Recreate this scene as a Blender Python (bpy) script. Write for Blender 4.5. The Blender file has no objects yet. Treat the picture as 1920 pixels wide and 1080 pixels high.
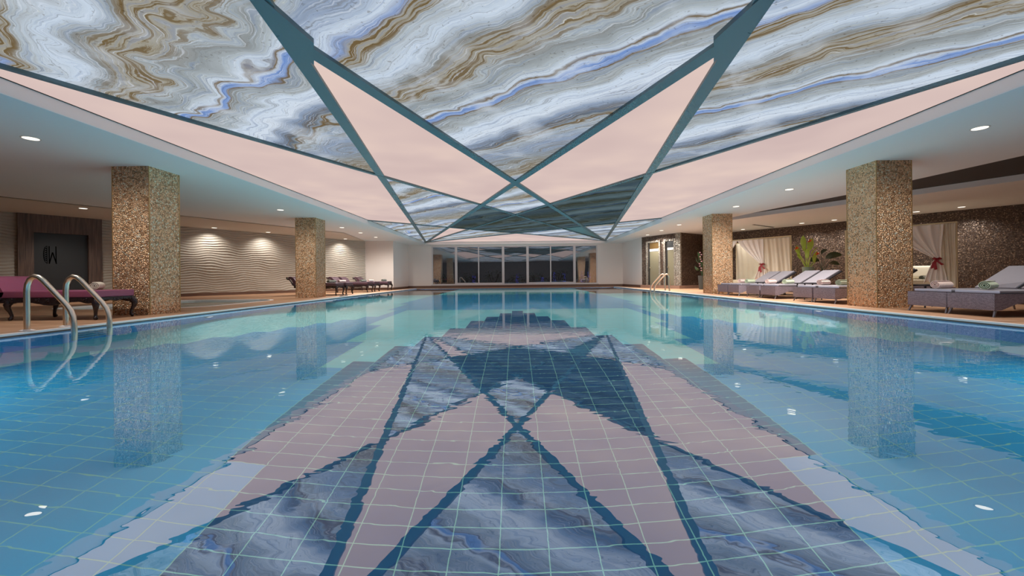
import bpy, bmesh, math, random
from mathutils import Vector, Matrix
from mathutils.geometry import tessellate_polygon

# ---------------------------------------------------------------- camera, world, exposure
scn = bpy.context.scene
COL = scn.collection
ROLL = 0.0095
cam_d = bpy.data.cameras.new('camera')
cam_d.sensor_width = 36.0
cam_d.lens = 750.0 / 1920.0 * 36.0
cam_d.shift_x = -7.0 / 1920.0
cam_d.shift_y = -20.0 / 1920.0
cam_d.clip_start = 0.05
cam = bpy.data.objects.new('camera', cam_d)
COL.objects.link(cam)
cam.location = (0, 0, 0.62)
cam.rotation_euler = (math.radians(90), ROLL, 0)
scn.camera = cam
scn.view_settings.view_transform = 'Standard'
scn.view_settings.look = 'None'
scn.view_settings.exposure = 0.0
scn.view_settings.gamma = 1.0
scn.view_settings.use_curve_mapping = False
w = bpy.data.worlds.new('night')
scn.world = w
w.use_nodes = True
w.node_tree.nodes['Background'].inputs[0].default_value = (0.030, 0.031, 0.034, 1)
w.node_tree.nodes['Background'].inputs[1].default_value = 1.1
scn.cycles.max_bounces = 14
scn.cycles.diffuse_bounces = 8
scn.cycles.glossy_bounces = 5
scn.cycles.transmission_bounces = 10
scn.cycles.transparent_max_bounces = 10
scn.cycles.caustics_refractive = True
scn.cycles.caustics_reflective = True
scn.cycles.sample_clamp_indirect = 1.0
scn.cycles.use_denoising = True
scn.cycles.use_adaptive_sampling = False
scn.cycles.denoiser = 'OPENIMAGEDENOISE'
scn.cycles.denoising_input_passes = 'RGB_ALBEDO_NORMAL'
scn.cycles.denoising_prefilter = 'ACCURATE'

DOWN_W = 640.0      # watts of a downlight
WALLW = 95.0       # watts of a wall washer
POOL_W = 720.0      # watts of an underwater lamp
PANEL = 1.0        # strength of the backlit ceiling sheets

HZ = 2.70          # soffit height over the deck
PZ = 2.865         # height of the backlit sheets
WZ = -0.018         # water level
FD = -1.41         # pool floor
PXL, PXR = -5.84, 5.77
PY0, PY1 = -1.0, 23.6

rnd = random.Random(7)

# ---------------------------------------------------------------- helpers
def lin(c):
    return tuple((x / 255.0 / 12.92) if x / 255.0 <= 0.04045 else ((x / 255.0 + 0.055) / 1.055) ** 2.4 for x in c)

def rgba(c):
    return tuple(lin(c)) + (1.0,)

class MB:
    """collects shapes into one mesh"""
    def __init__(self):
        self.bm = bmesh.new()
    def box(self, x0, x1, y0, y1, z0, z1, m=None):
        vs = [self.bm.verts.new((x, y, z)) for x in (x0, x1) for y in (y0, y1) for z in (z0, z1)]
        if m is not None:
            for v in vs: v.co = m @ v.co
        for f in ((0, 1, 3, 2), (4, 6, 7, 5), (0, 4, 5, 1), (2, 3, 7, 6), (0, 2, 6, 4), (1, 5, 7, 3)):
            self.bm.faces.new([vs[i] for i in f])
        return self
    def prism(self, pts, f0, f1):
        """pts 2d; f0/f1 functions (p)->3d for both caps"""
        a = [self.bm.verts.new(f0(p)) for p in pts]
        b = [self.bm.verts.new(f1(p)) for p in pts]
        n = len(pts)
        for i in range(n):
            j = (i + 1) % n
            self.bm.faces.new((a[i], a[j], b[j], b[i]))
        if n <= 4:
            self.bm.faces.new(a[::-1]); self.bm.faces.new(b)
        else:
            tri = tessellate_polygon([[Vector((p[0], p[1], 0)) for p in pts]])
            for t in tri:
                self.bm.faces.new([a[k] for k in t]); self.bm.faces.new([b[k] for k in t])
        return self
    def tube(self, pts, r, n=10, closed=False):
        pts = [Vector(p) for p in pts]
        rr = r if isinstance(r, (list, tuple)) else [r] * len(pts)
        rings = []
        up = None
        for i, p in enumerate(pts):
            t = (pts[min(i + 1, len(pts) - 1)] - pts[max(i - 1, 0)]).normalized()
            if up is None:
                up = t.orthogonal().normalized()
            up = (up - t * up.dot(t)).normalized()
            s = t.cross(up)
            rings.append([self.bm.verts.new(p + (up * math.cos(2 * math.pi * k / n) + s * math.sin(2 * math.pi * k / n)) * rr[i]) for k in range(n)])
        for a, b in zip(rings, rings[1:]):
            for k in range(n):
                self.bm.faces.new((a[k], a[(k + 1) % n], b[(k + 1) % n], b[k]))
        self.bm.faces.new(rings[0][::-1]); self.bm.faces.new(rings[-1])
        return self
    def lathe(self, prof, n=24, o=(0, 0, 0), m=None):
        o = Vector(o)
        rings = []
        for r, z in prof:
            ring = [self.bm.verts.new(o + Vector((r * math.cos(2 * math.pi * k / n), r * math.sin(2 * math.pi * k / n), z))) for k in range(n)]
            if m is not None:
                for v in ring: v.co = m @ v.co
            rings.append(ring)
        for a, b in zip(rings, rings[1:]):
            for k in range(n):
                self.bm.faces.new((a[k], a[(k + 1) % n], b[(k + 1) % n], b[k]))
        self.bm.faces.new(rings[0][::-1]); self.bm.faces.new(rings[-1])
        return self
    def grid(self, nu, nv, f):
        vs = [[self.bm.verts.new(f(i / nu, j / nv)) for j in range(nv + 1)] for i in range(nu + 1)]
        for i in range(nu):
            for j in range(nv):
                self.bm.faces.new((vs[i][j], vs[i + 1][j], vs[i + 1][j + 1], vs[i][j + 1]))
        return self
    def bevel(self, w, seg=2):
        bmesh.ops.bevel(self.bm, geom=[e for e in self.bm.edges], offset=w, segments=seg, affect='EDGES', profile=0.6)
        return self
    def build(self, name, mat, parent=None, smooth=False, loc=None, doubles=False, solid=None, angle=40):
        if doubles:
            bmesh.ops.remove_doubles(self.bm, verts=self.bm.verts, dist=1e-5)
        bmesh.ops.recalc_face_normals(self.bm, faces=self.bm.faces)
        me = bpy.data.meshes.new(name)
        self.bm.to_mesh(me); self.bm.free()
        for mm in (mat if isinstance(mat, (list, tuple)) else [mat]):
            me.materials.append(mm)
        if smooth:
            for p in me.polygons: p.use_smooth = True
            me.set_sharp_from_angle(angle=math.radians(angle))
        o = bpy.data.objects.new(name, me)
        COL.objects.link(o)
        if loc is not None: o.location = loc
        if parent is not None: o.parent = parent
        if solid:
            md = o.modifiers.new('solid', 'SOLIDIFY'); md.thickness = solid; md.offset = 0
        return o

def empty(name, loc=(0, 0, 0), rz=0.0):
    o = bpy.data.objects.new(name, None)
    o.empty_display_size = 0.1
    COL.objects.link(o)
    o.location = loc; o.rotation_euler = (0, 0, rz)
    return o

def tag(o, label=None, cat=None, group=None, kind=None):
    if label: o['label'] = label
    if cat: o['category'] = cat
    if group: o['group'] = group
    if kind: o['kind'] = kind
    return o

def kids(o):
    return [c for c in bpy.data.objects if c.parent == o]

def copy_tree(o, parent=None):
    c = o.copy(); COL.objects.link(c)
    if parent is not None: c.parent = parent
    for ch in kids(o):
        copy_tree(ch, c)
    return c

# ---------------------------------------------------------------- materials
def new_mat(name):
    m = bpy.data.materials.new(name); m.use_nodes = True
    nt = m.node_tree
    return m, nt, nt.nodes, nt.links, nt.nodes['Principled BSDF']

def plain(name, c, rough=0.5, metal=0.0, spec=0.5, noise=0.0, nscale=8.0, bump=0.0, bscale=60.0, sheen=0.0):
    m, nt, N, L, b = new_mat(name)
    b.inputs['Base Color'].default_value = rgba(c)
    b.inputs['Roughness'].default_value = rough
    b.inputs['Metallic'].default_value = metal
    b.inputs['Specular IOR Level'].default_value = spec
    if sheen: b.inputs['Sheen Weight'].default_value = sheen
    tc = N.new('ShaderNodeTexCoord')
    if noise:
        n = N.new('ShaderNodeTexNoise'); n.inputs['Scale'].default_value = nscale; n.inputs['Detail'].default_value = 4
        L.new(tc.outputs['Object'], n.inputs['Vector'])
        mr = N.new('ShaderNodeMapRange'); mr.inputs['To Min'].default_value = 1 - noise; mr.inputs['To Max'].default_value = 1 + noise
        L.new(n.outputs['Fac'], mr.inputs['Value'])
        mx = N.new('ShaderNodeVectorMath'); mx.operation = 'SCALE'
        mx.inputs[0].default_value = lin(c)
        L.new(mr.outputs['Result'], mx.inputs['Scale'])
        L.new(mx.outputs[0], b.inputs['Base Color'])
    if bump:
        n2 = N.new('ShaderNodeTexNoise'); n2.inputs['Scale'].default_value = bscale; n2.inputs['Detail'].default_value = 3
        L.new(tc.outputs['Object'], n2.inputs['Vector'])
        bp = N.new('ShaderNodeBump'); bp.inputs['Strength'].default_value = bump; bp.inputs['Distance'].default_value = 0.01
        L.new(n2.outputs['Fac'], bp.inputs['Height']); L.new(bp.outputs['Normal'], b.inputs['Normal'])
    return m

def emit(name, c, s):
    m = bpy.data.materials.new(name); m.use_nodes = True
    nt = m.node_tree; N = nt.nodes; L = nt.links
    N.remove(N['Principled BSDF'])
    e = N.new('ShaderNodeEmission'); e.inputs[0].default_value = rgba(c); e.inputs[1].default_value = s
    L.new(e.outputs[0], N['Material Output'].inputs['Surface'])
    return m

def ramp(N, stops, interp='LINEAR'):
    r = N.new('ShaderNodeValToRGB'); cr = r.color_ramp; cr.interpolation = interp
    stops = sorted(stops, key=lambda s: s[0])
    while len(cr.elements) < len(stops): cr.elements.new(0.5)
    for e, (p, c) in zip(cr.elements, stops):
        e.position = p; e.color = c
    return r

def math_n(N, op, a=None, b=None):
    n = N.new('ShaderNodeMath'); n.operation = op
    if a is not None and not hasattr(a, 'links'): n.inputs[0].default_value = a
    if b is not None and not hasattr(b, 'links'): n.inputs[1].default_value = b
    return n

def marble(name, warp, strength, dim=None, sky=1.0):
    """backlit onyx print: bands across s = y + 0.82 x, bent by noise"""
    m = bpy.data.materials.new(name); m.use_nodes = True
    nt = m.node_tree; N = nt.nodes; L = nt.links
    N.remove(N['Principled BSDF'])
    tc = N.new('ShaderNodeTexCoord')
    sp = N.new('ShaderNodeSeparateXYZ'); L.new(tc.outputs['Object'], sp.inputs[0])
    def M(op, a, b=None, c=None):
        n = N.new('ShaderNodeMath'); n.operation = op
        for i, x in enumerate((a, b, c)):
            if x is None: continue
            if isinstance(x, (int, float)): n.inputs[i].default_value = x
            else: L.new(x, n.inputs[i])
        return n.outputs[0]
    def noise(scale, detail, vec, dist=0.0, rough=0.5):
        n = N.new('ShaderNodeTexNoise'); n.inputs['Scale'].default_value = scale
        n.inputs['Detail'].default_value = detail; n.inputs['Distortion'].default_value = dist
        n.inputs['Roughness'].default_value = rough
        L.new(vec, n.inputs['Vector']); return n.outputs['Fac']
    obj = tc.outputs['Object']
    s0 = M('ADD', sp.outputs['Y'], M('MULTIPLY', sp.outputs['X'], 0.82))
    along = M('SUBTRACT', M('MULTIPLY', sp.outputs['Y'], 0.82), sp.outputs['X'])
    n1 = M('MULTIPLY', M('SUBTRACT', noise(0.50, 1.0, obj, 0.3), 0.5), 1.7 * warp)
    n2 = M('MULTIPLY', M('SUBTRACT', noise(1.7, 1.0, obj, 0.5), 0.5), 0.66 * warp)
    n3 = M('MULTIPLY', M('SUBTRACT', noise(5.0, 3.0, obj, 0.4, 0.5), 0.5), 0.13)
    s = M('ADD', s0, M('ADD', n1, M('ADD', n2, n3)))
    t = M('FRACT', M('DIVIDE', M('SUBTRACT', s, 1.5), 7.3))
    W = (206, 221, 238); G = (150, 160, 166); LG = (180, 191, 198); BL = (112, 146, 208); BR = (112, 92, 58)
    GB = (146, 164, 190); GO = (164, 160, 146); DG = (96, 108, 122)
    def P(v): return (v - 1.5) / 7.3
    st = [(1.5, LG, .2), (1.9, GB, .1), (2.3, W, .1), (2.48, (136, 160, 206), .3), (2.56, GO, 1), (2.74, GO, 1), (2.84, LG, .3), (3.2, W, 0), (3.5, G, .4), (3.66, GO, 1),
          (3.98, GO, .9), (4.10, LG, .6), (4.25, G, .15), (4.46, LG, .1), (4.6, W, 0), (4.66, BR, 1), (4.71, W, 0), (4.77, BL, 0), (4.88, (140, 168, 216), .1), (4.92, BR, .5), (4.96, G, .3),
          (5.3, LG, .25), (5.42, W, 0), (5.85, (216, 228, 242), 0), (6.15, GB, .15), (6.48, DG, .6), (6.52, G, .5), (6.57, BR, 1), (6.62, LG, .4), (7.1, GB, .25), (7.8, G, .5), (8.4, GO, .8)]
    r = ramp(N, [(P(v), tuple(lin(c)) + (al,)) for v, c, al in st])
    L.new(t, r.inputs[0])
    def smooth(x, a, b):
        n = N.new('ShaderNodeMapRange'); n.interpolation_type = 'SMOOTHSTEP'
        n.inputs['From Min'].default_value = a; n.inputs['From Max'].default_value = b
        L.new(x, n.inputs['Value']); return n.outputs['Result']
    def mixc(f, A, B, mode='MIX'):
        n = N.new('ShaderNodeMix'); n.data_type = 'RGBA'; n.blend_type = mode
        if isinstance(f, float): n.inputs['Factor'].default_value = f
        else: L.new(f, n.inputs['Factor'])
        L.new(A, n.inputs['A'])
        if isinstance(B, tuple): n.inputs['B'].default_value = B
        else: L.new(B, n.inputs['B'])
        return n.outputs['Result']
    def thread(f1, f2, detail, rough):
        cv = N.new('ShaderNodeCombineXYZ'); L.new(M('MULTIPLY', s, f1), cv.inputs[0]); L.new(M('MULTIPLY', along, f2), cv.inputs[1])
        return noise(1.0, detail, cv.outputs[0], 0.0, rough)
    tA = thread(15.0, 0.55, 4.0, 0.65)      # strata of a few centimetres
    tB = thread(40.0, 0.9, 3.0, 0.6)      # hair lines
    c1 = mixc(M('MULTIPLY', M('MULTIPLY', smooth(tA, 0.47, 0.56), 0.95), r.outputs['Alpha']), r.outputs['Color'], rgba(BR))
    c2 = mixc(M('MULTIPLY', smooth(tA, 0.50, 0.36), 0.38), c1, rgba((116, 134, 168)))
    c3 = mixc(M('MULTIPLY', smooth(tB, 0.55, 0.66), 0.45), c2, rgba((110, 108, 104)))
    c4 = mixc(M('MULTIPLY', smooth(tB, 0.45, 0.34), 0.40), c3, rgba((226, 234, 246)))
    cl = smooth(noise(1.3, 3.0, obj, 0.5), 0.52, 0.70)
    c5 = mixc(M('MULTIPLY', cl, 0.40), c4, rgba((222, 232, 244)))
    class _O: pass
    mx = _O(); mx.outputs = {'Result': c5}
    # gold flecks inside the brown bands and small dark specks
    fl = noise(26.0, 3.0, obj, 0.5)
    flr = ramp(N, [(0.0, (0.45, 0.42, 0.38, 1)), (0.31, (0.55, 0.5, 0.45, 1)), (0.36, (1, 1, 1, 1)), (0.62, (1, 1, 1, 1)), (0.72, (1.18, 1.14, 1.0, 1))])
    L.new(fl, flr.inputs[0])
    mx2 = N.new('ShaderNodeMix'); mx2.data_type = 'RGBA'; mx2.blend_type = 'MULTIPLY'; mx2.inputs['Factor'].default_value = 0.7
    L.new(mx.outputs['Result'], mx2.inputs['A']); L.new(flr.outputs[0], mx2.inputs['B'])
    out = mx2.outputs['Result']
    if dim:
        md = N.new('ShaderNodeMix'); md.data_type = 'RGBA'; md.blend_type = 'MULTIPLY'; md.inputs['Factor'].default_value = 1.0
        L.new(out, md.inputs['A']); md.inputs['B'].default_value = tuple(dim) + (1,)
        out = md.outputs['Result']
    e = N.new('ShaderNodeEmission'); e.inputs[1].default_value = strength
    L.new(out, e.inputs[0])
    L.new(e.outputs[0], N['Material Output'].inputs['Surface'])
    return m

def mosaic(name, cell, dark, mid, light, metal=0.55, rough=0.32, glint=0.5, grout=0.25, dome=0.0):
    """small pebble mosaic with tilted metallic tesserae"""
    m, nt, N, L, b = new_mat(name)
    tc = N.new('ShaderNodeTexCoord')
    v = N.new('ShaderNodeTexVoronoi'); v.inputs['Scale'].default_value = 1.0 / cell
    v2 = N.new('ShaderNodeTexVoronoi'); v2.feature = 'DISTANCE_TO_EDGE'; v2.inputs['Scale'].default_value = 1.0 / cell
    for q in (v, v2): L.new(tc.outputs['Object'], q.inputs['Vector'])
    sc = N.new('ShaderNodeSeparateColor'); L.new(v.outputs['Color'], sc.inputs[0])
    cr = ramp(N, [(0.0, rgba(dark)), (0.45, rgba(mid)), (0.78, rgba(mid)), (1.0, rgba(light))])
    L.new(sc.outputs[0], cr.inputs[0])
    er = ramp(N, [(0.0, (grout, grout, grout, 1)), (0.16, (1, 1, 1, 1))])
    L.new(v2.outputs['Distance'], er.inputs[0])
    mx = N.new('ShaderNodeMix'); mx.data_type = 'RGBA'; mx.blend_type = 'MULTIPLY'; mx.inputs['Factor'].default_value = 1
    L.new(cr.outputs[0], mx.inputs['A']); L.new(er.outputs[0], mx.inputs['B'])
    L.new(mx.outputs['Result'], b.inputs['Base Color'])
    b.inputs['Metallic'].default_value = metal; b.inputs['Roughness'].default_value = rough
    g = N.new('ShaderNodeNewGeometry')
    sub = N.new('ShaderNodeVectorMath'); sub.operation = 'SUBTRACT'; sub.inputs[1].default_value = (0.5, 0.5, 0.5)
    L.new(v.outputs['Color'], sub.inputs[0])
    scl = N.new('ShaderNodeVectorMath'); scl.operation = 'SCALE'; scl.inputs['Scale'].default_value = glint
    L.new(sub.outputs[0], scl.inputs[0])
    ad = N.new('ShaderNodeVectorMath'); ad.operation = 'ADD'
    L.new(g.outputs['Normal'], ad.inputs[0]); L.new(scl.outputs[0], ad.inputs[1])
    nn = N.new('ShaderNodeVectorMath'); nn.operation = 'NORMALIZE'; L.new(ad.outputs[0], nn.inputs[0])
    if dome:
        hr = N.new('ShaderNodeMapRange'); hr.inputs['From Min'].default_value = 0.0; hr.inputs['From Max'].default_value = 0.62
        hr.inputs['To Min'].default_value = 1.0; hr.inputs['To Max'].default_value = 0.0; hr.interpolation_type = 'SMOOTHSTEP'
        L.new(v.outputs['Distance'], hr.inputs['Value'])
        bp = N.new('ShaderNodeBump'); bp.inputs['Strength'].default_value = 1.0; bp.inputs['Distance'].default_value = dome
        L.new(hr.outputs['Result'], bp.inputs['Height']); L.new(nn.outputs[0], bp.inputs['Normal'])
        L.new(bp.outputs['Normal'], b.inputs['Normal'])
    else:
        L.new(nn.outputs[0], b.inputs['Normal'])
    return m

TW, TH = 0.249, 0.123       # pool tile, with joint
GX, GY = 0.03 + TW / 2, 2.53
def pool_tile(name, c, plane='XY', grout=(176, 232, 206)):
    m, nt, N, L, b = new_mat(name)
    tc = N.new('ShaderNodeTexCoord')
    sp = N.new('ShaderNodeSeparateXYZ'); L.new(tc.outputs['Object'], sp.inputs[0])
    cb = N.new('ShaderNodeCombineXYZ')
    a, z = {'XY': ('X', 'Y'), 'YZ': ('Y', 'Z'), 'XZ': ('X', 'Z')}[plane]
    for i, (ax, off) in enumerate(((a, GX if a == 'X' else GY), (z, GY if z == 'Y' else WZ))):
        s = N.new('ShaderNodeMath'); s.operation = 'SUBTRACT'; s.inputs[1].default_value = off
        L.new(sp.outputs[ax], s.inputs[0]); L.new(s.outputs[0], cb.inputs[i])
    br = N.new('ShaderNodeTexBrick'); br.offset = 0.0; br.squash = 1.0
    br.inputs['Scale'].default_value = 1.0
    br.inputs['Brick Width'].default_value = TW; br.inputs['Row Height'].default_value = TH
    br.inputs['Mortar Size'].default_value = 0.0036; br.inputs['Mortar Smooth'].default_value = 0.3
    br.inputs['Bias'].default_value = 0.0
    lc = lin(c)
    br.inputs['Color1'].default_value = tuple(x * 0.95 for x in lc) + (1,)
    br.inputs['Color2'].default_value = tuple(min(1, x * 1.04) for x in lc) + (1,)
    br.inputs['Mortar'].default_value = rgba(grout)
    L.new(cb.outputs[0], br.inputs['Vector'])
    L.new(br.outputs['Color'], b.inputs['Base Color'])
    b.inputs['Roughness'].default_value = 0.4
    b.inputs['Specular IOR Level'].default_value = 0.1
    return m

def water_mat(name, bump=0.08, enh=1.0):
    m = bpy.data.materials.new(name); m.use_nodes = True
    nt = m.node_tree; N = nt.nodes; L = nt.links
    N.remove(N['Principled BSDF'])
    tc = N.new('ShaderNodeTexCoord')
    mp = N.new('ShaderNodeMapping'); mp.inputs['Scale'].default_value = (1.0, 1.35, 1)
    L.new(tc.outputs['Object'], mp.inputs[0])
    n1 = N.new('ShaderNodeTexNoise'); n1.inputs['Scale'].default_value = 5.5; n1.inputs['Detail'].default_value = 2.0; n1.inputs['Distortion'].default_value = 0.6
    L.new(mp.outputs[0], n1.inputs['Vector'])
    bp = N.new('ShaderNodeBump'); bp.inputs['Strength'].default_value = 1.0; bp.inputs['Distance'].default_value = bump * 0.01
    L.new(n1.outputs['Fac'], bp.inputs['Height'])
    gl = N.new('ShaderNodeBsdfGlass'); gl.inputs['IOR'].default_value = 1.333; gl.inputs['Roughness'].default_value = 0.0
    gl.inputs['Color'].default_value = (0.93, 0.985, 1.0, 1)
    gs = N.new('ShaderNodeBsdfGlossy'); gs.inputs['Roughness'].default_value = 0.0
    for q in (gl, gs): L.new(bp.outputs['Normal'], q.inputs['Normal'])
    g = N.new('ShaderNodeNewGeometry')
    dt = N.new('ShaderNodeVectorMath'); dt.operation = 'DOT_PRODUCT'
    L.new(g.outputs['Incoming'], dt.inputs[0]); L.new(bp.outputs['Normal'], dt.inputs[1])
    cs = [(0.0, 0.08), (0.10, 0.22), (0.20, 0.36), (0.32, 0.48), (0.45, 0.39), (0.58, 0.31), (0.75, 0.10), (1.0, 0.02)]
    r = ramp(N, [(p, (v * enh, v * enh, v * enh, 1)) for p, v in cs])
    L.new(dt.outputs['Value'], r.inputs[0])
    inv = N.new('ShaderNodeMath'); inv.operation = 'SUBTRACT'; inv.inputs[0].default_value = 1.0
    L.new(g.outputs['Backfacing'], inv.inputs[1])
    mu = N.new('ShaderNodeMath'); mu.operation = 'MULTIPLY'
    L.new(r.outputs[0], mu.inputs[0]); L.new(inv.outputs[0], mu.inputs[1])
    mx = N.new('ShaderNodeMixShader')
    L.new(mu.outputs[0], mx.inputs[0]); L.new(gl.outputs[0], mx.inputs[1]); L.new(gs.outputs[0], mx.inputs[2])
    L.new(mx.outputs[0], N['Material Output'].inputs['Surface'])
    return m

def deck_mat():
    m, nt, N, L, b = new_mat('deck_tile')
    tc = N.new('ShaderNodeTexCoord')
    mp = N.new('ShaderNodeMapping'); mp.inputs['Scale'].default_value = (0.7, 9, 1)
    L.new(tc.outputs['Object'], mp.inputs[0])
    n = N.new('ShaderNodeTexNoise'); n.inputs['Scale'].default_value = 1.5; n.inputs['Detail'].default_value = 6
    L.new(mp.outputs[0], n.inputs['Vector'])
    r = ramp(N, [(0.25, rgba((144, 106, 80))), (0.5, rgba((188, 143, 110))), (0.75, rgba((216, 174, 140)))])
    L.new(n.outputs['Fac'], r.inputs[0])
    br = N.new('ShaderNodeTexBrick'); br.inputs['Scale'].default_value = 1; br.inputs['Brick Width'].default_value = 1.2; br.inputs['Row Height'].default_value = 0.2
    br.inputs['Mortar Size'].default_value = 0.002; br.inputs['Color1'].default_value = (1, 1, 1, 1); br.inputs['Color2'].default_value = (0.9, 0.9, 0.9, 1); br.inputs['Mortar'].default_value = (0.6, 0.6, 0.6, 1)
    L.new(tc.outputs['Object'], br.inputs['Vector'])
    mx = N.new('ShaderNodeMix'); mx.data_type = 'RGBA'; mx.blend_type = 'MULTIPLY'; mx.inputs['Factor'].default_value = 1
    L.new(r.outputs[0], mx.inputs['A']); L.new(br.outputs['Color'], mx.inputs['B'])
    L.new(mx.outputs['Result'], b.inputs['Base Color'])
    b.inputs['Roughness'].default_value = 0.5
    return m

def wood_mat():
    m, nt, N, L, b = new_mat('dark_wood')
    tc = N.new('ShaderNodeTexCoord')
    mp = N.new('ShaderNodeMapping'); mp.inputs['Scale'].default_value = (14, 14, 0.7)
    L.new(tc.outputs['Object'], mp.inputs[0])
    n = N.new('ShaderNodeTexNoise'); n.inputs['Scale'].default_value = 2.5; n.inputs['Detail'].default_value = 5
    L.new(mp.outputs[0], n.inputs['Vector'])
    r = ramp(N, [(0.3, rgba((62, 46, 40))), (0.5, rgba((92, 70, 60))), (0.72, rgba((120, 94, 78)))])
    L.new(n.outputs['Fac'], r.inputs[0]); L.new(r.outputs[0], b.inputs['Base Color'])
    b.inputs['Roughness'].default_value = 0.5
    return m

def wicker_mat():
    m, nt, N, L, b = new_mat('wicker')
    tc = N.new('ShaderNodeTexCoord')
    sp = N.new('ShaderNodeSeparateXYZ'); L.new(tc.outputs['Object'], sp.inputs[0])
    ad = N.new('ShaderNodeMath'); ad.operation = 'ADD'; L.new(sp.outputs['X'], ad.inputs[0]); L.new(sp.outputs['Y'], ad.inputs[1])
    cb = N.new('ShaderNodeCombineXYZ'); L.new(ad.outputs[0], cb.inputs[0]); L.new(sp.outputs['Z'], cb.inputs[1])
    br = N.new('ShaderNodeTexBrick'); br.inputs['Scale'].default_value = 1; br.inputs['Brick Width'].default_value = 0.024; br.inputs['Row Height'].default_value = 0.012
    br.inputs['Mortar Size'].default_value = 0.0018
    br.inputs['Color1'].default_value = rgba((176, 166, 182)); br.inputs['Color2'].default_value = rgba((144, 134, 150)); br.inputs['Mortar'].default_value = rgba((64, 56, 64))
    L.new(cb.outputs[0], br.inputs['Vector']); L.new(br.outputs['Color'], b.inputs['Base Color'])
    bp = N.new('ShaderNodeBump'); bp.inputs['Strength'].default_value = 0.4; bp.inputs['Distance'].default_value = 0.003; bp.invert = True
    L.new(br.outputs['Fac'], bp.inputs['Height']); L.new(bp.outputs['Normal'], b.inputs['Normal'])
    b.inputs['Roughness'].default_value = 0.55
    return m

M = {}
M['marble'] = marble('onyx_print', 0.62, 0.92 * PANEL)
M['marble_wavy'] = marble('onyx_print_wavy', 1.25, 0.92 * PANEL)
M['marble_dark'] = marble('onyx_print_faint_glow', 0.5, 0.26 * PANEL, (0.55, 0.72, 0.70))  # dark stone without backlight, a faint glow put into its colour
def pink_mat():
    m = emit('rose_sheet', (216, 190, 182), 1.0 * PANEL)
    N = m.node_tree.nodes; L = m.node_tree.links
    e = [n for n in N if n.type == 'EMISSION'][0]
    tc = N.new('ShaderNodeTexCoord'); n = N.new('ShaderNodeTexNoise'); n.inputs['Scale'].default_value = 0.55; n.inputs['Detail'].default_value = 2
    L.new(tc.outputs['Object'], n.inputs['Vector'])
    r = ramp(N, [(0.3, rgba((208, 184, 180))), (0.5, rgba((216, 192, 186))), (0.7, rgba((228, 203, 192)))])
    L.new(n.outputs['Fac'], r.inputs[0]); L.new(r.outputs[0], e.inputs[0])
    return m
M['pink'] = pink_mat()
M['teal'] = plain('teal_paint', (100, 118, 122), 0.45)
M['teal_panel'] = plain('teal_panel', (120, 152, 156), 0.5)
M['black'] = plain('shadow_gap', (26, 24, 24), 0.8)
M['soffit'] = plain('soffit_plaster', (230, 234, 236), 0.75, noise=0.02, nscale=0.7)
M['fascia'] = plain('fascia_plaster', (236, 230, 228), 0.6)
M['bulk'] = plain('bulkhead_plaster', (206, 200, 190), 0.75)
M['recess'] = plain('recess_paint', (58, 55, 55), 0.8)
M['wall'] = plain('wall_plaster', (232, 222, 216), 0.75, noise=0.02, nscale=1.0)
M['wave'] = plain('carved_stone', (176, 168, 157), 0.7, noise=0.05, nscale=5)
M['base'] = plain('brown_skirting', (104, 76, 62), 0.45, noise=0.15, nscale=3)
M['curb'] = plain('brown_marble', (140, 112, 98), 0.3, noise=0.25, nscale=4)
M['gold'] = mosaic('gold_mosaic', 0.026, (176, 132, 96), (255, 208, 164), (255, 248, 226), 0.6, 0.36, 0.22, 0.30, 0.009)
M['goldtrim'] = plain('gold_trim', (206, 172, 122), 0.3, 0.8)
M['dark_mosaic'] = mosaic('brown_mosaic', 0.024, (56, 44, 40), (98, 80, 70), (176, 150, 128), 0.4, 0.38, 0.4, 0.38)
M['silver_mosaic'] = mosaic('silver_mosaic', 0.03, (120, 112, 102), (170, 160, 148), (226, 220, 208), 0.5, 0.3, 0.5, 0.6)
M['deck'] = deck_mat()
M['edge'] = plain('brown_stone_edge', (92, 74, 66), 0.4)
M['lip'] = plain('white_coping', (252, 246, 244), 0.35)
M['t_blue'] = pool_tile('tile_blue', (66, 186, 230))
M['t_turq'] = pool_tile('tile_turquoise', (160, 250, 244), grout=(200, 250, 238))
M['t_navy'] = pool_tile('tile_navy', (32, 92, 140))
M['t_wallyz'] = pool_tile('tile_border_side', (74, 150, 204), 'YZ', (120, 200, 220))
M['t_wallxz'] = pool_tile('tile_border_end', (74, 150, 204), 'XZ', (120, 200, 220))
M['water'] = water_mat('pool_water', 0.06)
M['steel'] = plain('brushed_steel', (240, 226, 208), 0.3, 1.0)
M['leather'] = plain('plum_leather', (146, 78, 106), 0.36, noise=0.06, nscale=3, bump=0.05, bscale=90)
M['leather_shaded'] = plain('shaded_plum_leather', (84, 62, 74), 0.42, noise=0.06, nscale=3)  # the plum leather again, darkened in colour for the shade of the far row
M['ebony'] = plain('ebony_lacquer', (38, 28, 32), 0.22, bump=0.5, bscale=55)
M['wicker'] = wicker_mat()
M['pad'] = plain('grey_pad', (136, 132, 142), 0.8, noise=0.05, nscale=30, sheen=0.2)
M['lit_edge'] = plain('painted_lit_edge', (236, 230, 244), 0.7)  # pale tone painted in for light on the pad's foot end
M['frame'] = plain('charcoal_frame', (52, 50, 56), 0.5)
M['alu'] = plain('alu_leg', (150, 148, 154), 0.35, 0.6)
M['towel_pink'] = plain('towel_blush', (252, 222, 212), 0.9, bump=0.6, bscale=220, sheen=0.4)
M['towel_green'] = plain('towel_sage', (200, 212, 180), 0.9, bump=0.6, bscale=220, sheen=0.4)
M['towel_moss'] = plain('towel_moss', (104, 110, 98), 0.9, bump=0.6, bscale=220, sheen=0.4)
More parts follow.
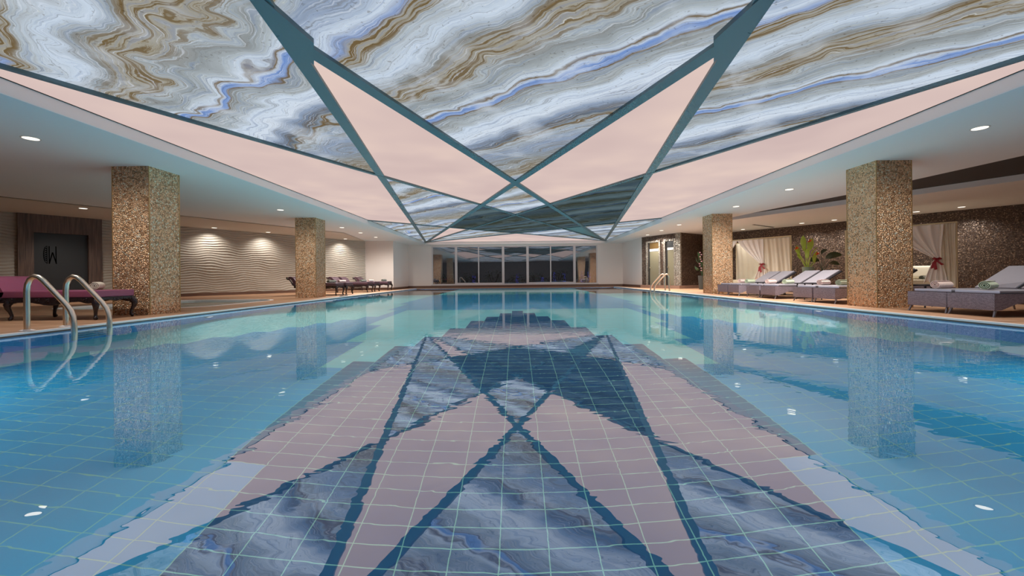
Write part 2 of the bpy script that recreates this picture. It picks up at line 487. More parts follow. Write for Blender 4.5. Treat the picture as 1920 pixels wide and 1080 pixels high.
M['towel_cream'] = plain('towel_cream', (236, 222, 200), 0.9, bump=0.6, bscale=220, sheen=0.4)
M['curtain'] = plain('white_voile', (246, 243, 240), 0.85, noise=0.04, nscale=2, sheen=0.3)
M['curtain_cream'] = plain('cream_voile', (232, 226, 208), 0.85, noise=0.06, nscale=3, sheen=0.3)
M['rail'] = plain('cream_rail', (222, 208, 170), 0.45)
M['bow'] = plain('red_ribbon', (150, 22, 40), 0.6)
M['mattress'] = plain('beige_mattress', (196, 186, 164), 0.85)
M['pillow'] = plain('cream_pillow', (222, 216, 200), 0.85)
M['pot'] = plain('sage_pot', (124, 140, 124), 0.5)
M['darkpot'] = plain('charcoal_pot', (52, 54, 52), 0.5)
M['soil'] = plain('soil', (50, 36, 28), 0.95)
M['leaf'] = plain('bright_leaf', (186, 208, 82), 0.45, noise=0.25, nscale=6)
M['leaf_dark'] = plain('dark_leaf', (44, 66, 40), 0.4, noise=0.2, nscale=5)
M['flower'] = plain('orange_flower', (226, 84, 38), 0.6)
M['shrub'] = plain('garden_leaf', (120, 140, 108), 0.7, noise=0.3, nscale=4)
M['winframe'] = plain('window_alu', (206, 200, 200), 0.4)
M['gloss_black'] = plain('smoked_glass', (46, 46, 48), 0.4)
M['emblem'] = plain('emblem_black', (8, 8, 8), 0.95, spec=0.0)
M['wood'] = wood_mat()
M['frost'] = plain('frosted_glass', (116, 110, 90), 0.35)
M['brass'] = plain('brass_pane', (96, 74, 42), 0.35, 0.4)
M['lamp_pool'] = emit('pool_lens', (235, 245, 255), 2.2)
M['lamp'] = emit('lamp_lens', (255, 244, 226), 1.7)
M['rimwhite'] = plain('lamp_rim', (210, 208, 204), 0.4)
M['violet'] = emit('violet_bulb', (90, 96, 255), 1.2)
M['grass'] = plain('night_lawn', (30, 36, 24), 0.95)
M['whirl'] = pool_tile('tile_whirl', (150, 190, 186))

for k_ in ('marble', 'marble_wavy', 'marble_dark', 'pink', 'lamp', 'lamp_pool', 'violet'):
    M[k_].cycles.emission_sampling = 'NONE'     # broad or tiny emitters: found by the paths themselves

def glass_mat():
    m = bpy.data.materials.new('window_glass'); m.use_nodes = True
    nt = m.node_tree; N = nt.nodes; L = nt.links
    N.remove(N['Principled BSDF'])
    tr = N.new('ShaderNodeBsdfTransparent'); tr.inputs[0].default_value = (0.8, 0.82, 0.85, 1)
    gs = N.new('ShaderNodeBsdfGlossy'); gs.inputs['Roughness'].default_value = 0.0; gs.inputs[0].default_value = (0.9, 0.92, 0.95, 1)
    tc = N.new('ShaderNodeTexCoord'); n = N.new('ShaderNodeTexNoise'); n.inputs['Scale'].default_value = 0.6; n.inputs['Detail'].default_value = 0
    L.new(tc.outputs['Object'], n.inputs['Vector'])
    bp = N.new('ShaderNodeBump'); bp.inputs['Distance'].default_value = 0.006; L.new(n.outputs['Fac'], bp.inputs['Height']); L.new(bp.outputs['Normal'], gs.inputs['Normal'])
    mx = N.new('ShaderNodeMixShader'); mx.inputs[0].default_value = 0.22
    L.new(tr.outputs[0], mx.inputs[1]); L.new(gs.outputs[0], mx.inputs[2])
    L.new(mx.outputs[0], N['Material Output'].inputs['Surface'])
    return m
M['glass'] = glass_mat()

# ---------------------------------------------------------------- room shell
WL = [(-6.72, 25.0), (-6.76, 22.12), (-8.31, 22.2), (-16.2, 9.91), (-16.2, -4.0)]
WR = [(6.70, 25.0), (6.79, 21.5), (7.94, 19.24), (9.73, 20.43), (16.6, 10.4), (16.6, -4.0)]
ROOM = WL[::-1] + WR                        # from back left, round the far end, to back right
CX0, CX1, CY0, CY1 = -5.62, 5.64, -3.0, 24.9
REC = [(8.05, 12.95), (8.72, 10.4), (8.86, 8.94), (9.06, 7.1), (9.35, 3.5), (14.7, 2.9), (11.45, 8.99), (10.53, 10.66), (8.1, 15.1), (7.78, 14.3)]

def flat(name, loops, z, mat, kind='structure', thick=0.05, up=True):
    mb = MB()
    allp = [p for l in loops for p in l]
    tri = tessellate_polygon([[Vector((p[0], p[1], 0)) for p in l] for l in loops])
    for zz in (z, z - thick if up else z + thick):
        vs = [mb.bm.verts.new((p[0], p[1], zz)) for p in allp]
        for t in tri:
            mb.bm.faces.new([vs[k] for k in t])
    o = mb.build(name, mat)
    # normals: near sheet faces the room
    for p in o.data.polygons:
        want = 1 if (abs(o.data.vertices[p.vertices[0]].co.z - z) < 1e-4) == up else -1
        if p.normal.z * want < 0: p.flip()
    return tag(o, kind=kind)

def rect(x0, x1, y0, y1):
    return [(x0, y0), (x1, y0), (x1, y1), (x0, y1)]

# whirlpool outline on the left
def whirl_outline(g=0.0):
    pts = []
    x0, x1, y0, y1, r = -10.7 - g, -7.25 + g, 8.85 - g, 12.45 + g, 0.9 + g
    for cx, cy, a0 in ((x1 - r, y0 + r, -90), (x1 - r, y1 - r, 0), (x0 + r, y1 - r, 90), (x0 + r, y0 + r, 180)):
        for k in range(9):
            a = math.radians(a0 + k * 90 / 8)
            pts.append((cx + r * math.cos(a), cy + r * math.sin(a)))
    return pts

floor = flat('floor', [ROOM, rect(PXL - 0.07, PXR + 0.07, PY0 - 0.07, PY1 + 0.07), whirl_outline(0.07)], 0.0, M['deck'])
ceil_ = flat('ceiling', [ROOM, rect(CX0, CX1, CY0, CY1), REC], HZ, M['soffit'], up=False)

def wall_seg(mb, p, q, z0, z1, t=0.12):
    """slab standing behind the line p-q (outside of the room, which lies to the right going p to q)"""
    d = Vector((q[0] - p[0], q[1] - p[1])); n = Vector((-d.y, d.x)).normalized() * t
    pts = [p, q, (q[0] + n.x, q[1] + n.y), (p[0] + n.x, p[1] + n.y)]
    mb.prism(pts, lambda a: (a[0], a[1], z0), lambda a: (a[0], a[1], z1))

mb = MB()
for a, b in zip(ROOM[:2], ROOM[1:3]): pass
# left wall, going from the back to the far end keeps the room on the right
L_ = WL[::-1]
for a, b in zip(L_, L_[1:]): wall_seg(mb, a, b, 0, HZ + 0.3)
tag(mb.build('wall_left', M['wall']), kind='structure')
mb = MB(); wall_seg(mb, (7.94, 19.24), WR[3], 0, HZ + 0.3) ; wall_seg(mb, WR[3], WR[4], 0, HZ + 0.3); wall_seg(mb, WR[4], WR[5], 0, HZ + 0.3)
tag(mb.build('wall_right', M['dark_mosaic']), kind='structure')
mb = MB(); wall_seg(mb, WR[0], WR[1], 0, HZ + 0.3)
tag(mb.build('wall_right_plain', M['wall']), kind='structure')
mb = MB(); wall_seg(mb, (16.6, -4), (-16.2, -4), 0, HZ + 0.3)
tag(mb.build('wall_back', M['wood']), kind='structure')
WX0, WX1, WZ0, WZ1 = -5.24, 5.12, 0.2, 2.6
mb = MB()
mb.box(-6.9, WX0, 25.0, 25.12, 0, HZ + 0.3); mb.box(WX1, 6.9, 25.0, 25.12, 0, HZ + 0.3)
mb.box(WX0, WX1, 25.0, 25.12, 0, WZ0 - 0.04); mb.box(WX0, WX1, 25.0, 25.12, WZ1, HZ + 0.3)
tag(mb.build('wall_far', M['wall']), kind='structure')

# skirting
def skirting(name, pts, h, t, mat):
    mb = MB()
    for a, b in zip(pts, pts[1:]): wall_seg(mb, a, b, 0.0, h, -t)
    return tag(mb.build(name, mat), kind='structure')
skirting('baseboard_left', L_, 0.12, 0.02, M['base'])
skirting('baseboard_far', [(-6.72, 25.0), (6.70, 25.0)], 0.14, 0.02, M['base'])
skirting('baseboard_right', [(6.70, 25.0), (6.79, 21.5)], 0.14, 0.02, M['base'])
mb = MB(); mb.box(WX0 - 0.05, WX1 + 0.05, 24.94, 25.0, 0, WZ0 - 0.05)
tag(mb.build('trim_1', M['base']), kind='structure')

# coffer: fascia round the backlit field, black shadow gap, lid above
mb = MB()
mb.box(CX0 - 0.06, CX0, CY0, CY1, HZ, PZ + 0.05); mb.box(CX1, CX1 + 0.06, CY0, CY1, HZ, PZ + 0.05)
mb.box(CX0 - 0.06, CX1 + 0.06, CY1, CY1 + 0.06, HZ, PZ + 0.05); mb.box(CX0 - 0.06, CX1 + 0.06, CY0 - 0.06, CY0, HZ, PZ + 0.05)
tag(mb.build('trim_2', M['fascia']), kind='structure')
mb = MB()
g = 0.014
mb.box(CX0, CX0 + g, CY0, CY1, PZ - 0.006, PZ); mb.box(CX1 - g, CX1, CY0, CY1, PZ - 0.006, PZ); mb.box(CX0, CX1, CY1 - g, CY1, PZ - 0.006, PZ)
tag(mb.build('trim_3', M['black']), kind='structure')
flat('ceiling_slab', [[(-16.2, -4), (16.6, -4), (16.6, 25.1), (-16.2, 25.1)]], PZ + 0.08, M['black'], up=False)
# teal lip along the coffer edge
mb = MB()
mb.box(CX0 - 0.09, CX0 + 0.0, CY0, CY1 + 0.09, HZ - 0.012, HZ - 0.001); mb.box(CX1, CX1 + 0.09, CY0, CY1 + 0.09, HZ - 0.012, HZ - 0.001)
mb.box(CX0, CX1, CY1, CY1 + 0.09, HZ - 0.012, HZ - 0.001)
tag(mb.build('trim_4', M['soffit']), kind='structure')

# recess in the right soffit: dark lid, pale face
mb = MB()
for a, b in zip(REC, REC[1:] + REC[:1]):
    mb.prism([a, b], lambda p: (p[0], p[1], HZ), lambda p: (p[0], p[1], HZ + 0.2)) if False else None
def ring_wall(name, pts, z0, z1, mat, thick=0.02):
    mb = MB(); n = len(pts)
    a = [mb.bm.verts.new((p[0], p[1], z0)) for p in pts]; b = [mb.bm.verts.new((p[0], p[1], z1)) for p in pts]
    for i in range(n):
        j = (i + 1) % n
        mb.bm.faces.new((a[i], a[j], b[j], b[i]))
    return mb.build(name, mat)
mb.bm.free()
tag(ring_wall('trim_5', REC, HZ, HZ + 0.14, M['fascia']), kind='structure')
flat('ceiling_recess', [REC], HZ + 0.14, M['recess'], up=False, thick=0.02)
# lower band of ceiling along the left wall
flat('ceiling_band', [[(-16.2, 3.2), (-14.0, 7.0), (-9.37, 15.1), (-7.7, 18.0), (-8.31, 22.2), (-16.2, 9.91)]], HZ - 0.015, M['bulk'], up=False, thick=0.014)

# ---------------------------------------------------------------- backlit ceiling sheets
VL, VR, YV = -5.59, 5.60, 24.9
def line(p, q):
    """signed side function, positive to the right (+x) of the line seen going away"""
    k = (q[0] - p[0]) / (q[1] - p[1])
    return lambda P, p=p, k=k: P[0] - (p[0] + k * (P[1] - p[1]))
LN = {
 'A': ((-2.12, 3.84), (VL, YV), 0.17), 'Ap': ((2.13, 3.84), (VR, YV), 0.17),
 'B': ((-2.05, 3.70), (VR, YV), 0.16), 'Bp': ((2.07, 3.70), (VL, YV), 0.16),
 'C': ((-5.62, 3.51), (VR, YV), 0.11), 'Cp': ((5.64, 3.51), (VL, YV), 0.11),
 'D': ((-5.62, 15.25), (VR, YV), 0.06), 'Dp': ((5.64, 15.4), (VL, YV), 0.06)}
F_ = {k: line(v[0], v[1]) for k, v in LN.items()}
def clip(poly, f, sgn):
    out = []
    for i, P in enumerate(poly):
        Q = poly[(i + 1) % len(poly)]
        a, b = f(P) * sgn, f(Q) * sgn
        if a >= 0: out.append(P)
        if (a > 0 and b < 0) or (a < 0 and b > 0):
            t = a / (a - b); out.append((P[0] + (Q[0] - P[0]) * t, P[1] + (Q[1] - P[1]) * t))
    return out
def area(p):
    return 0.5 * sum(p[i][0] * p[(i + 1) % len(p)][1] - p[(i + 1) % len(p)][0] * p[i][1] for i in range(len(p))) if len(p) > 2 else 0
def split(cells, key):
    r = []
    for c in cells:
        for s in (1, -1):
            q = clip(c, F_[key], s)
            if abs(area(q)) > 0.02: r.append(q)
    return r
cof = rect(CX0, CX1, CY0, CY1)
lp = [clip(cof, F_['A'], -1)]; rest = clip(cof, F_['A'], 1)
rp = [clip(rest, F_['Ap'], 1)]; mid = [clip(rest, F_['Ap'], -1)]
for k in ('C', 'D'): lp = split(lp, k)
for k in ('Cp', 'Dp'): rp = split(rp, k)
for k in ('B', 'Bp', 'C', 'Cp', 'D', 'Dp'): mid = split(mid, k)
cells = lp + rp + mid
def cp(x, y, H=2.245):
    u = x - 967.0; v = 520.0 - y; a = u + ROLL * v; b = v - ROLL * u
    return (a / b * H, 750.0 / b * H)
SEEDS = [
 ((300, 150), 'marble_wavy', -3.5, 'huge backlit blue and brown veined onyx sheet filling the near left of the ceiling', 'm'),
 ((965, 150), 'marble', 0.0, 'huge backlit onyx sheet in the near middle of the ceiling between the two pink kites', 'm'),
 ((1600, 120), 'marble', 3.5, 'huge backlit striped onyx sheet filling the near right of the ceiling', 'm'),
 ((800, 280), 'pink', 0, 'pink kite shaped light sheet left of the ceiling centre', 'p'),
 ((1150, 270), 'pink', 0, 'pink kite shaped light sheet right of the ceiling centre', 'p'),
 ((600, 340), 'pink', 0, 'long pink light sheet running along the left ceiling edge', 'p'),
 ((1300, 340), 'pink', 0, 'long pink light sheet running along the right ceiling edge', 'p'),
 ((797, 364), 'marble', -3.5, 'backlit onyx triangle below the left pink kite', 'm'),
 ((805, 428), 'marble', -1.0, 'small backlit onyx wedge pointing at the far left corner of the ceiling', 'm'),
 ((967, 373), 'marble', 0.0, 'backlit onyx diamond at the centre of the ceiling below the big beam crossing', 'm'),
 ((896, 408), 'marble_dark', 0, 'dark stone sheet left of and below the centre diamond', 'd'),
 ((963, 419), 'marble_dark', 0, 'dark stone kite straight below the centre diamond', 'd'),
 ((1040, 412), 'marble_dark', 0, 'dark stone sheet right of and below the centre diamond', 'd'),
 ((1147, 373), 'marble_dark', 3.5, 'large dark green stone sheet below the right pink kite', 'd'),
 ((1088, 434), 'teal_panel', 0, 'plain teal triangle sheet near the far right corner of the ceiling', 't'),
 ((843, 434), 'pink', 0, 'small pink light triangle near the far left corner of the ceiling', 'p'),
 ((869, 438.5), 'marble', 1.5, 'thin backlit onyx sliver at the far left above the window front', 'm'),
 ((1060, 438.5), 'marble', 1.5, 'thin backlit onyx sliver at the far right above the window front', 'm'),
 ((1135, 428), 'marble', 2.5, 'small backlit onyx wedge pointing at the far right corner of the ceiling', 'm'),
 ((1176, 422), 'marble', 4.5, 'narrow backlit onyx triangle in the far right corner by the soffit', 'm'),
 ((753, 428), 'marble_wavy', -5.0, 'narrow backlit onyx triangle in the far left corner by the soffit', 'm'),
 ((960, 446), 'pink', 0, 'wide flat pink light triangle over the far window front', 'p')]
NAMES = {'m': ('onyx_light_panel', 'light panel', 'backlit onyx ceiling sheets'), 'p': ('pink_light_panel', 'light panel', 'pink ceiling light sheets'),
         'd': ('dark_stone_panel', 'ceiling panel', 'dark ceiling sheets'), 't': ('teal_ceiling_panel', 'ceiling panel', None)}
def inside(P, poly):
    s = 1 if area(poly) > 0 else -1
    return all(s * ((poly[(i + 1) % len(poly)][0] - a[0]) * (P[1] - a[1]) - (poly[(i + 1) % len(poly)][1] - a[1]) * (P[0] - a[0])) >= 0 for i, a in enumerate(poly))
for c in cells:
    hit = [s for s in SEEDS if inside(cp(*s[0]), c)]
    if not hit:
        gx = sum(p[0] for p in c) / len(c); gy = sum(p[1] for p in c) / len(c)
        print('UNSEEDED cell', round(gx, 2), round(gy, 2), round(abs(area(c)), 2))
        hit = [min(SEEDS, key=lambda s: (cp(*s[0])[0] - gx) ** 2 + (cp(*s[0])[1] - gy) ** 2)]
    px, mk, ox, lab, k = hit[0]
    mb = MB()
    mb.prism(c, lambda p: (p[0] - ox, p[1], 0.0), lambda p: (p[0] - ox, p[1], 0.03))
    nm, cat, grp = NAMES[k]
    tag(mb.build(nm, M[mk], loc=(ox, 0, PZ)), lab, cat, grp)

# teal beams between the sheets
def isect(a, b):
    (p, q, _), (r, s, _) = LN[a], LN[b]
    k1 = (q[0] - p[0]) / (q[1] - p[1]); k2 = (s[0] - r[0]) / (s[1] - r[1])
    y = (r[0] - k2 * r[1] - p[0] + k1 * p[1]) / (k1 - k2)
    return (p[0] + k1 * (y - p[1]), y)
BE = {'A': (None, -3.0), 'Ap': (None, -3.0), 'B': (isect('A', 'B'), None), 'Bp': (isect('Ap', 'Bp'), None), 'C': (None, None), 'Cp': (None, None), 'D': (None, None), 'Dp': (None, None)}
for i, (k, (p, q, wd)) in enumerate(LN.items()):
    st, y0 = BE[k]
    kk = (q[0] - p[0]) / (q[1] - p[1])
    if st is None:
        st = (p[0] + kk * (y0 - p[1]), y0) if y0 is not None else p
    d = (Vector(q) - Vector(st)).normalized(); n = Vector((-d.y, d.x)) * wd / 2
    q2 = Vector(q) - d * 0.02
    pts = [(st[0] + n.x, st[1] + n.y), (st[0] - n.x, st[1] - n.y), (q2.x - n.x, q2.y - n.y), (q2.x + n.x, q2.y + n.y)]
    pts = [(min(max(x, CX0 + 0.001), CX1 - 0.001), min(y, CY1 - 0.001)) for x, y in pts]
    z0 = PZ - 0.035 - 0.0012 * i
    mb = MB(); mb.prism(pts, lambda a: (a[0], a[1], z0), lambda a: (a[0], a[1], PZ + 0.001))
    tag(mb.build('trim_%d' % (6 + i), M['teal']), kind='structure')
for i, (kA, kB, sx) in enumerate((('A', 'B', 1), ('Ap', 'Bp', -1))):      # gusset where two beams run together
    X = isect(kA, kB)
    pts = [(X[0] - 0.04 * sx, X[1] - 0.1), (X[0] + 0.10 * sx, X[1] - 0.62), (X[0] + 0.22 * sx, X[1] + 0.12), (X[0] + 0.03 * sx, X[1] + 0.5)]
    mb = MB(); mb.prism(pts, lambda a: (a[0], a[1], PZ - 0.047), lambda a: (a[0], a[1], PZ + 0.001))
    tag(mb.build('trim_%d' % (14 + i), M['teal']), kind='structure')

# ---------------------------------------------------------------- swimming pool
pool = empty('swimming_pool', (0, 0, 0))
tag(pool, 'long indoor swimming pool of blue and turquoise tiles with a stepped navy figure', 'swimming pool')
def half_rows():
    """per tile row: (y0, y1, navy half width, blue inner half width, blue outer half width) in tiles"""
    j0 = int((PY0 - GY) / TH) - 1
    for j in range(j0, int((PY1 - GY) / TH) + 1):
        y0 = max(PY0, GY + j * TH); y1 = min(PY1, y0 + TH if y0 > PY0 else GY + (j + 1) * TH)
        if y1 <= y0: continue
        y = (y0 + y1) / 2
        nv = 6.5 if y < 2.53 else 7.5 if y < 4.5 else 6.5 if y < 5.24 else 5.5 if y < 5.9 else 4.5 if y < 6.58 else 3.5 if y < 7.5 else 2.5 if y < 8.06 else 1.5 if y < 8.67 else 0.5 if y < 9.2 else 0
        bo = 21.5 if y < 3.9 and y > 3.3 else 22.5 if y <= 3.3 and y > 2.6 else 22.5 if y <= 2.6 else 20.5 if y < 4.28 else 19.5 if y < 4.82 else 18.5 if y < 5.24 else 17.5 if y < 5.71 else 16.5 if y < 6.27 else 15.5 if y < 6.7 else 14.5 if y < 7.2 else 13.5 if y < 7.69 else 12.5 if y < 8.2 else 11.5 if y < 9.6 else 12.5 if y < 11.4 else 13.5
        bi = 0 if y < 4.25 else 8.5 if y < 5.45 else 9.5 if y < 6.93 else 10.5 if y < 9.6 else 0 if y < 16.5 else 30
        yield y0, y1, nv * TW, bi * TW, bo * TW
mb = MB(); bm = mb.bm
for y0, y1, nv, bi, bo in half_rows():
    cuts = [(-99, -bo, 1), (-bo, -bi, 0), (-bi, -nv, 1), (-nv, nv, 2), (nv, bi, 1), (bi, bo, 0), (bo, 99, 1)]
    if bi <= nv: cuts = [(-99, -bo, 1), (-bo, -nv, 0), (-nv, nv, 2), (nv, bo, 0), (bo, 99, 1)]
    for a, b, mi in cuts:
        xa = max(PXL, 0.03 + a); xb = min(PXR, 0.03 + b)
        if xb - xa < 1e-4: continue
        f = bm.faces.new([bm.verts.new(q) for q in ((xa, y0, FD), (xb, y0, FD), (xb, y1, FD), (xa, y1, FD))])
        f.material_index = mi
mb.build('basin_floor', [M['t_blue'], M['t_turq'], M['t_navy']], pool)
mb = MB(); mb.box(PXL - 0.06, PXL, PY0, PY1, FD, -0.045)
mb.build('basin_wall', M['t_wallyz'], pool)
mb = MB(); mb.box(PXR, PXR + 0.06, PY0, PY1, FD, -0.045)
mb.build('basin_wall', M['t_wallyz'], pool)
mb = MB(); mb.box(PXL, PXR, PY1, PY1 + 0.06, FD, -0.045)
mb.build('basin_wall', M['t_wallxz'], pool)
mb = MB(); mb.box(PXL, PXR, PY0 - 0.06, PY0, FD, -0.045)
mb.build('basin_wall', M['t_wallxz'], pool)
mb = MB()
mb.box(PXL - 0.10, PXL, PY0 - 0.09, PY1 + 0.02, 0.0, 0.022); mb.box(PXR, PXR + 0.10, PY0 - 0.09, PY1 + 0.02, 0.0, 0.022)
mb.box(PXL, PXR, PY0 - 0.09, PY0, 0.0, 0.018)
mb.build('coping', M['lip'], pool)
mb = MB()
mb.box(PXL - 0.06, PXL, PY0, PY1, -0.045, -0.0005); mb.box(PXR, PXR + 0.06, PY0, PY1, -0.045, -0.0005)
mb.box(PXL, PXR, PY0 - 0.06, PY0, -0.045, -0.0005); mb.box(PXL, PXR, PY1, PY1 + 0.06, -0.045, -0.0005)
mb.build('overflow_edge', M['edge'], pool)
mb = MB(); mb.box(PXL, PXR, PY1 + 0.06, PY1 + 0.09, -0.02, 0.004)
mb.build('end_coping', M['deck'], pool)
mb = MB()
mb.bm.faces.new([mb.bm.verts.new(q) for q in ((PXL - 0.001, PY0 - 0.001, WZ), (PXR + 0.001, PY0 - 0.001, WZ), (PXR + 0.001, PY1 + 0.001, WZ), (PXL - 0.001, PY1 + 0.001, WZ))])
wtr = mb.build('pool_water', M['water'])
if wtr.data.polygons[0].normal.z < 0: wtr.data.polygons[0].flip()
tag(wtr, 'clear still water filling the long swimming pool', 'water', kind='stuff')

# underwater lamps in the walls of the basin
def pool_lamp(x, y, nx, ny, label, ww=None):
    t = empty('pool_lamp', (x, y, -0.75), math.atan2(ny, nx))
    tag(t, label, 'lamp', 'underwater lamps in the pool walls')
    R_ = Matrix.Rotation(math.radians(90), 4, 'Y')
    MB().lathe([(0.10, 0.0), (0.10, 0.02), (0.08, 0.03)], 20, m=R_).build('rim', M['steel'], t)
    MB().lathe([(0.075, 0.005), (0.075, 0.032)], 20, m=R_).build('lens', M['lamp_pool'], t)
    ld = bpy.data.lights.new('pool_lamp_light', 'SPOT'); ld.energy = POOL_W * (0.66 if y < 5 else 1.0); ld.color = (0.80, 0.95, 1.0)
    ld.shadow_soft_size = 0.0; ld.spot_size = math.radians(160); ld.spot_blend = 1.0
    lo = bpy.data.objects.new('pool_lamp_light', ld); COL.objects.link(lo); lo.parent = t
    lo.location = (0.06, 0, 0); lo.rotation_euler = (0, math.radians(-94), 0)

for y, wh in ((2.35, 'outside the frame beside the camera'), (7.6, 'beside the near column'), (12.85, 'beside the far column'), (18.1, 'far behind the last column'), (23.2, 'in the far corner')):
    pool_lamp(PXL, y, 1, 0, 'round underwater lamp in the left pool wall ' + wh)
    pool_lamp(PXR, y, -1, 0, 'round underwater lamp in the right pool wall ' + wh)

# ---------------------------------------------------------------- whirlpool on the left
wp = empty('whirlpool', (0, 0, 0))
tag(wp, 'low sunken whirlpool with white rim between the left columns and the carved wall', 'whirlpool')
o_, i_ = whirl_outline(0.09), whirl_outline(0.0)
mb = MB()
n = len(o_)
va = [mb.bm.verts.new((p[0], p[1], 0.014)) for p in o_]; vb = [mb.bm.verts.new((p[0], p[1], 0.014)) for p in i_]; vc = [mb.bm.verts.new((p[0], p[1], -0.06)) for p in i_]
vd = [mb.bm.verts.new((p[0], p[1], -0.03)) for p in o_]
for i in range(n):
    j = (i + 1) % n
    for A, B in ((vd, va), (va, vb), (vb, vc)):
        mb.bm.faces.new((A[i], A[j], B[j], B[i]))
mb.build('rim', M['lip'], wp)
mb = MB(); mb.prism(i_, lambda p: (p[0], p[1], -0.7), lambda p: (p[0], p[1], -0.68)); mb.build('basin_floor', M['whirl'], wp)
b_ = ring_wall('basin_wall', i_, -0.7, -0.05, M['whirl']); b_.parent = wp
mb = MB(); vs = [mb.bm.verts.new((p[0], p[1], -0.03)) for p in whirl_outline(0.001)]
f = mb.bm.faces.new(vs)
ww_ = mb.build('whirlpool_water', M['water'])
if ww_.data.polygons[0].normal.z < 0: ww_.data.polygons[0].flip()
tag(ww_, 'still dark water in the small whirlpool on the left deck', 'water', kind='stuff')

# ---------------------------------------------------------------- columns
def column(x0, x1, y0, y1, label):
    t = empty('mosaic_column', ((x0 + x1) / 2, (y0 + y1) / 2, 0)); tag(t, label, 'column', 'gold mosaic columns')
    hx, hy = (x1 - x0) / 2, (y1 - y0) / 2
    MB().box(-hx, hx, -hy, hy, 0, HZ).build('shaft', M['gold'], t)
    mb = MB()
    for sx in (-1, 1):
        for sy in (-1, 1):
            mb.box(sx * hx - 0.006, sx * hx + 0.006, sy * hy - 0.006, sy * hy + 0.006, 0, HZ - 0.002)
    mb.build('corner_trim', M['goldtrim'], t)
column(-7.30, -6.63, 7.25, 7.90, 'near gold mosaic column on the left side of the pool')
column(-7.42, -6.74, 13.5, 14.16, 'far gold mosaic column on the left side of the pool')
column(6.62, 7.27, 7.33, 7.98, 'near gold mosaic column on the right side of the pool')
column(6.64, 7.32, 13.5, 14.16, 'far gold mosaic column on the right side of the pool')

# ---------------------------------------------------------------- downlights
def downlight(x, y, label, ww, size=110, tgt=None, z=HZ, col=(1.0, 0.93, 0.84), r=0.085):
    t = empty('downlight', (x, y, z)); tag(t, label, 'downlight', 'round downlights in the soffit')
    MB().lathe([(r + 0.02, -0.004), (r + 0.02, -0.0005)], 20).build('rim', M['rimwhite'], t)
    MB().lathe([(r, -0.008), (r, -0.001)], 20).build('lens', M['lamp'], t)
    ld = bpy.data.lights.new('downlight_light', 'SPOT'); ld.energy = ww; ld.color = col
    ld.shadow_soft_size = 0.0; ld.spot_size = math.radians(size); ld.spot_blend = 1.0
    lo = bpy.data.objects.new('downlight_light', ld); COL.objects.link(lo); lo.parent = t
    lo.location = (0, 0, -0.03)
    if tgt: lo.rotation_euler = Vector((tgt[0], tgt[1], -1)).to_track_quat('-Z', 'Y').to_euler()
for i, (y, lab) in enumerate(((5.79, 'downlight nearest the camera over the left deck'), (11.93, 'downlight over the left deck just in front of the far column'), (16.15, 'downlight over the left deck just past the far column'),
      (18.09, 'downlight over the left chaises, second past the far column'), (20.06, 'downlight over the left chaises, last before the far wall'))):
    downlight(-7.0, y, lab, DOWN_W * {5.79: 0.22, 11.93: 0.24}.get(y, 0.55), 168)
for y, lab in ((5.74, 'downlight nearest the camera over the right deck'), (9.74, 'downlight over the right deck just past the near column'), (12.09, 'downlight over the right deck between the two columns, next to the far one'),
      (16.3, 'downlight over the right deck, first past the far column'), (18.27, 'downlight in front of the shower doors'), (20.2, 'downlight over the right deck, last before the far wall')):
    downlight(6.68, y, lab, DOWN_W * {5.74: 0.24, 12.09: 0.36, 18.27: 0.55, 20.2: 0.5}.get(y, 1.0), 168)
wd = Vector((-0.54, -0.842)); wn = Vector((-0.842, 0.54))          # left wall direction and the way into it
downlight(-12.2, 11.3, 'downlight in the ceiling band in front of the dark doorway', WALLW * 1.6, 100, (-0.45, 0.25), HZ - 0.015)
downlight(-11.85, 15.75, 'downlight washing the carved wall, left of the other two', WALLW, 125, (-0.18, 0.12), HZ - 0.015)
downlight(-10.75, 17.4, 'downlight washing the carved wall, left of the far column', WALLW, 125, (-0.18, 0.12), HZ - 0.015)
downlight(-8.75, 20.6, 'downlight washing the carved wall, right of the far column', WALLW, 125, (-0.18, 0.12), HZ - 0.015)
for (x, y, lab) in ((10.33, 18.15, 'downlight at the mosaic wall over the curtained daybed'), (11.59, 16.18, 'downlight at the mosaic wall above the orange flowering plant'), (12.22, 15.32, 'downlight at the mosaic wall, just left of the near column'),
      (13.5, 13.46, 'downlight at the mosaic wall, just right of the near column'), (14.04, 12.58, 'rightmost downlight at the mosaic wall')):
    downlight(x, y, lab, WALLW * (0.6 if y > 18 else 1.45), 140, (0.05, 0.03))

a_, b_ = cp(1412, 421, 2.08), cp(1450, 426, 2.08)
dv = (Vector(b_) - Vector(a_)); nv_ = Vector((-dv.y, dv.x)).normalized() * 0.05
lv = tag(empty('linear_vent', (0, 0, HZ)), 'thin dark slot vent in the ceiling above the left canopy', 'ceiling vent')
mb = MB(); mb.prism([(a_[0] + nv_.x, a_[1] + nv_.y), (a_[0] - nv_.x, a_[1] - nv_.y), (b_[0] - nv_.x, b_[1] - nv_.y), (b_[0] + nv_.x, b_[1] + nv_.y)], lambda p: (p[0], p[1], -0.006), lambda p: (p[0], p[1], -0.0005))
mb.build('vent_frame', M['frame'], lv)
mb = MB()
for q in (-0.4, 0.4):
    c0 = Vector(a_) + nv_ * q; c1 = Vector(b_) + nv_ * q; m_ = nv_ * 0.12
    mb.prism([(c0.x + m_.x, c0.y + m_.y), (c0.x - m_.x, c0.y - m_.y), (c1.x - m_.x, c1.y - m_.y), (c1.x + m_.x, c1.y + m_.y)], lambda p: (p[0], p[1], -0.012), lambda p: (p[0], p[1], -0.006))
tag(mb.build('slats', M['black'], lv))

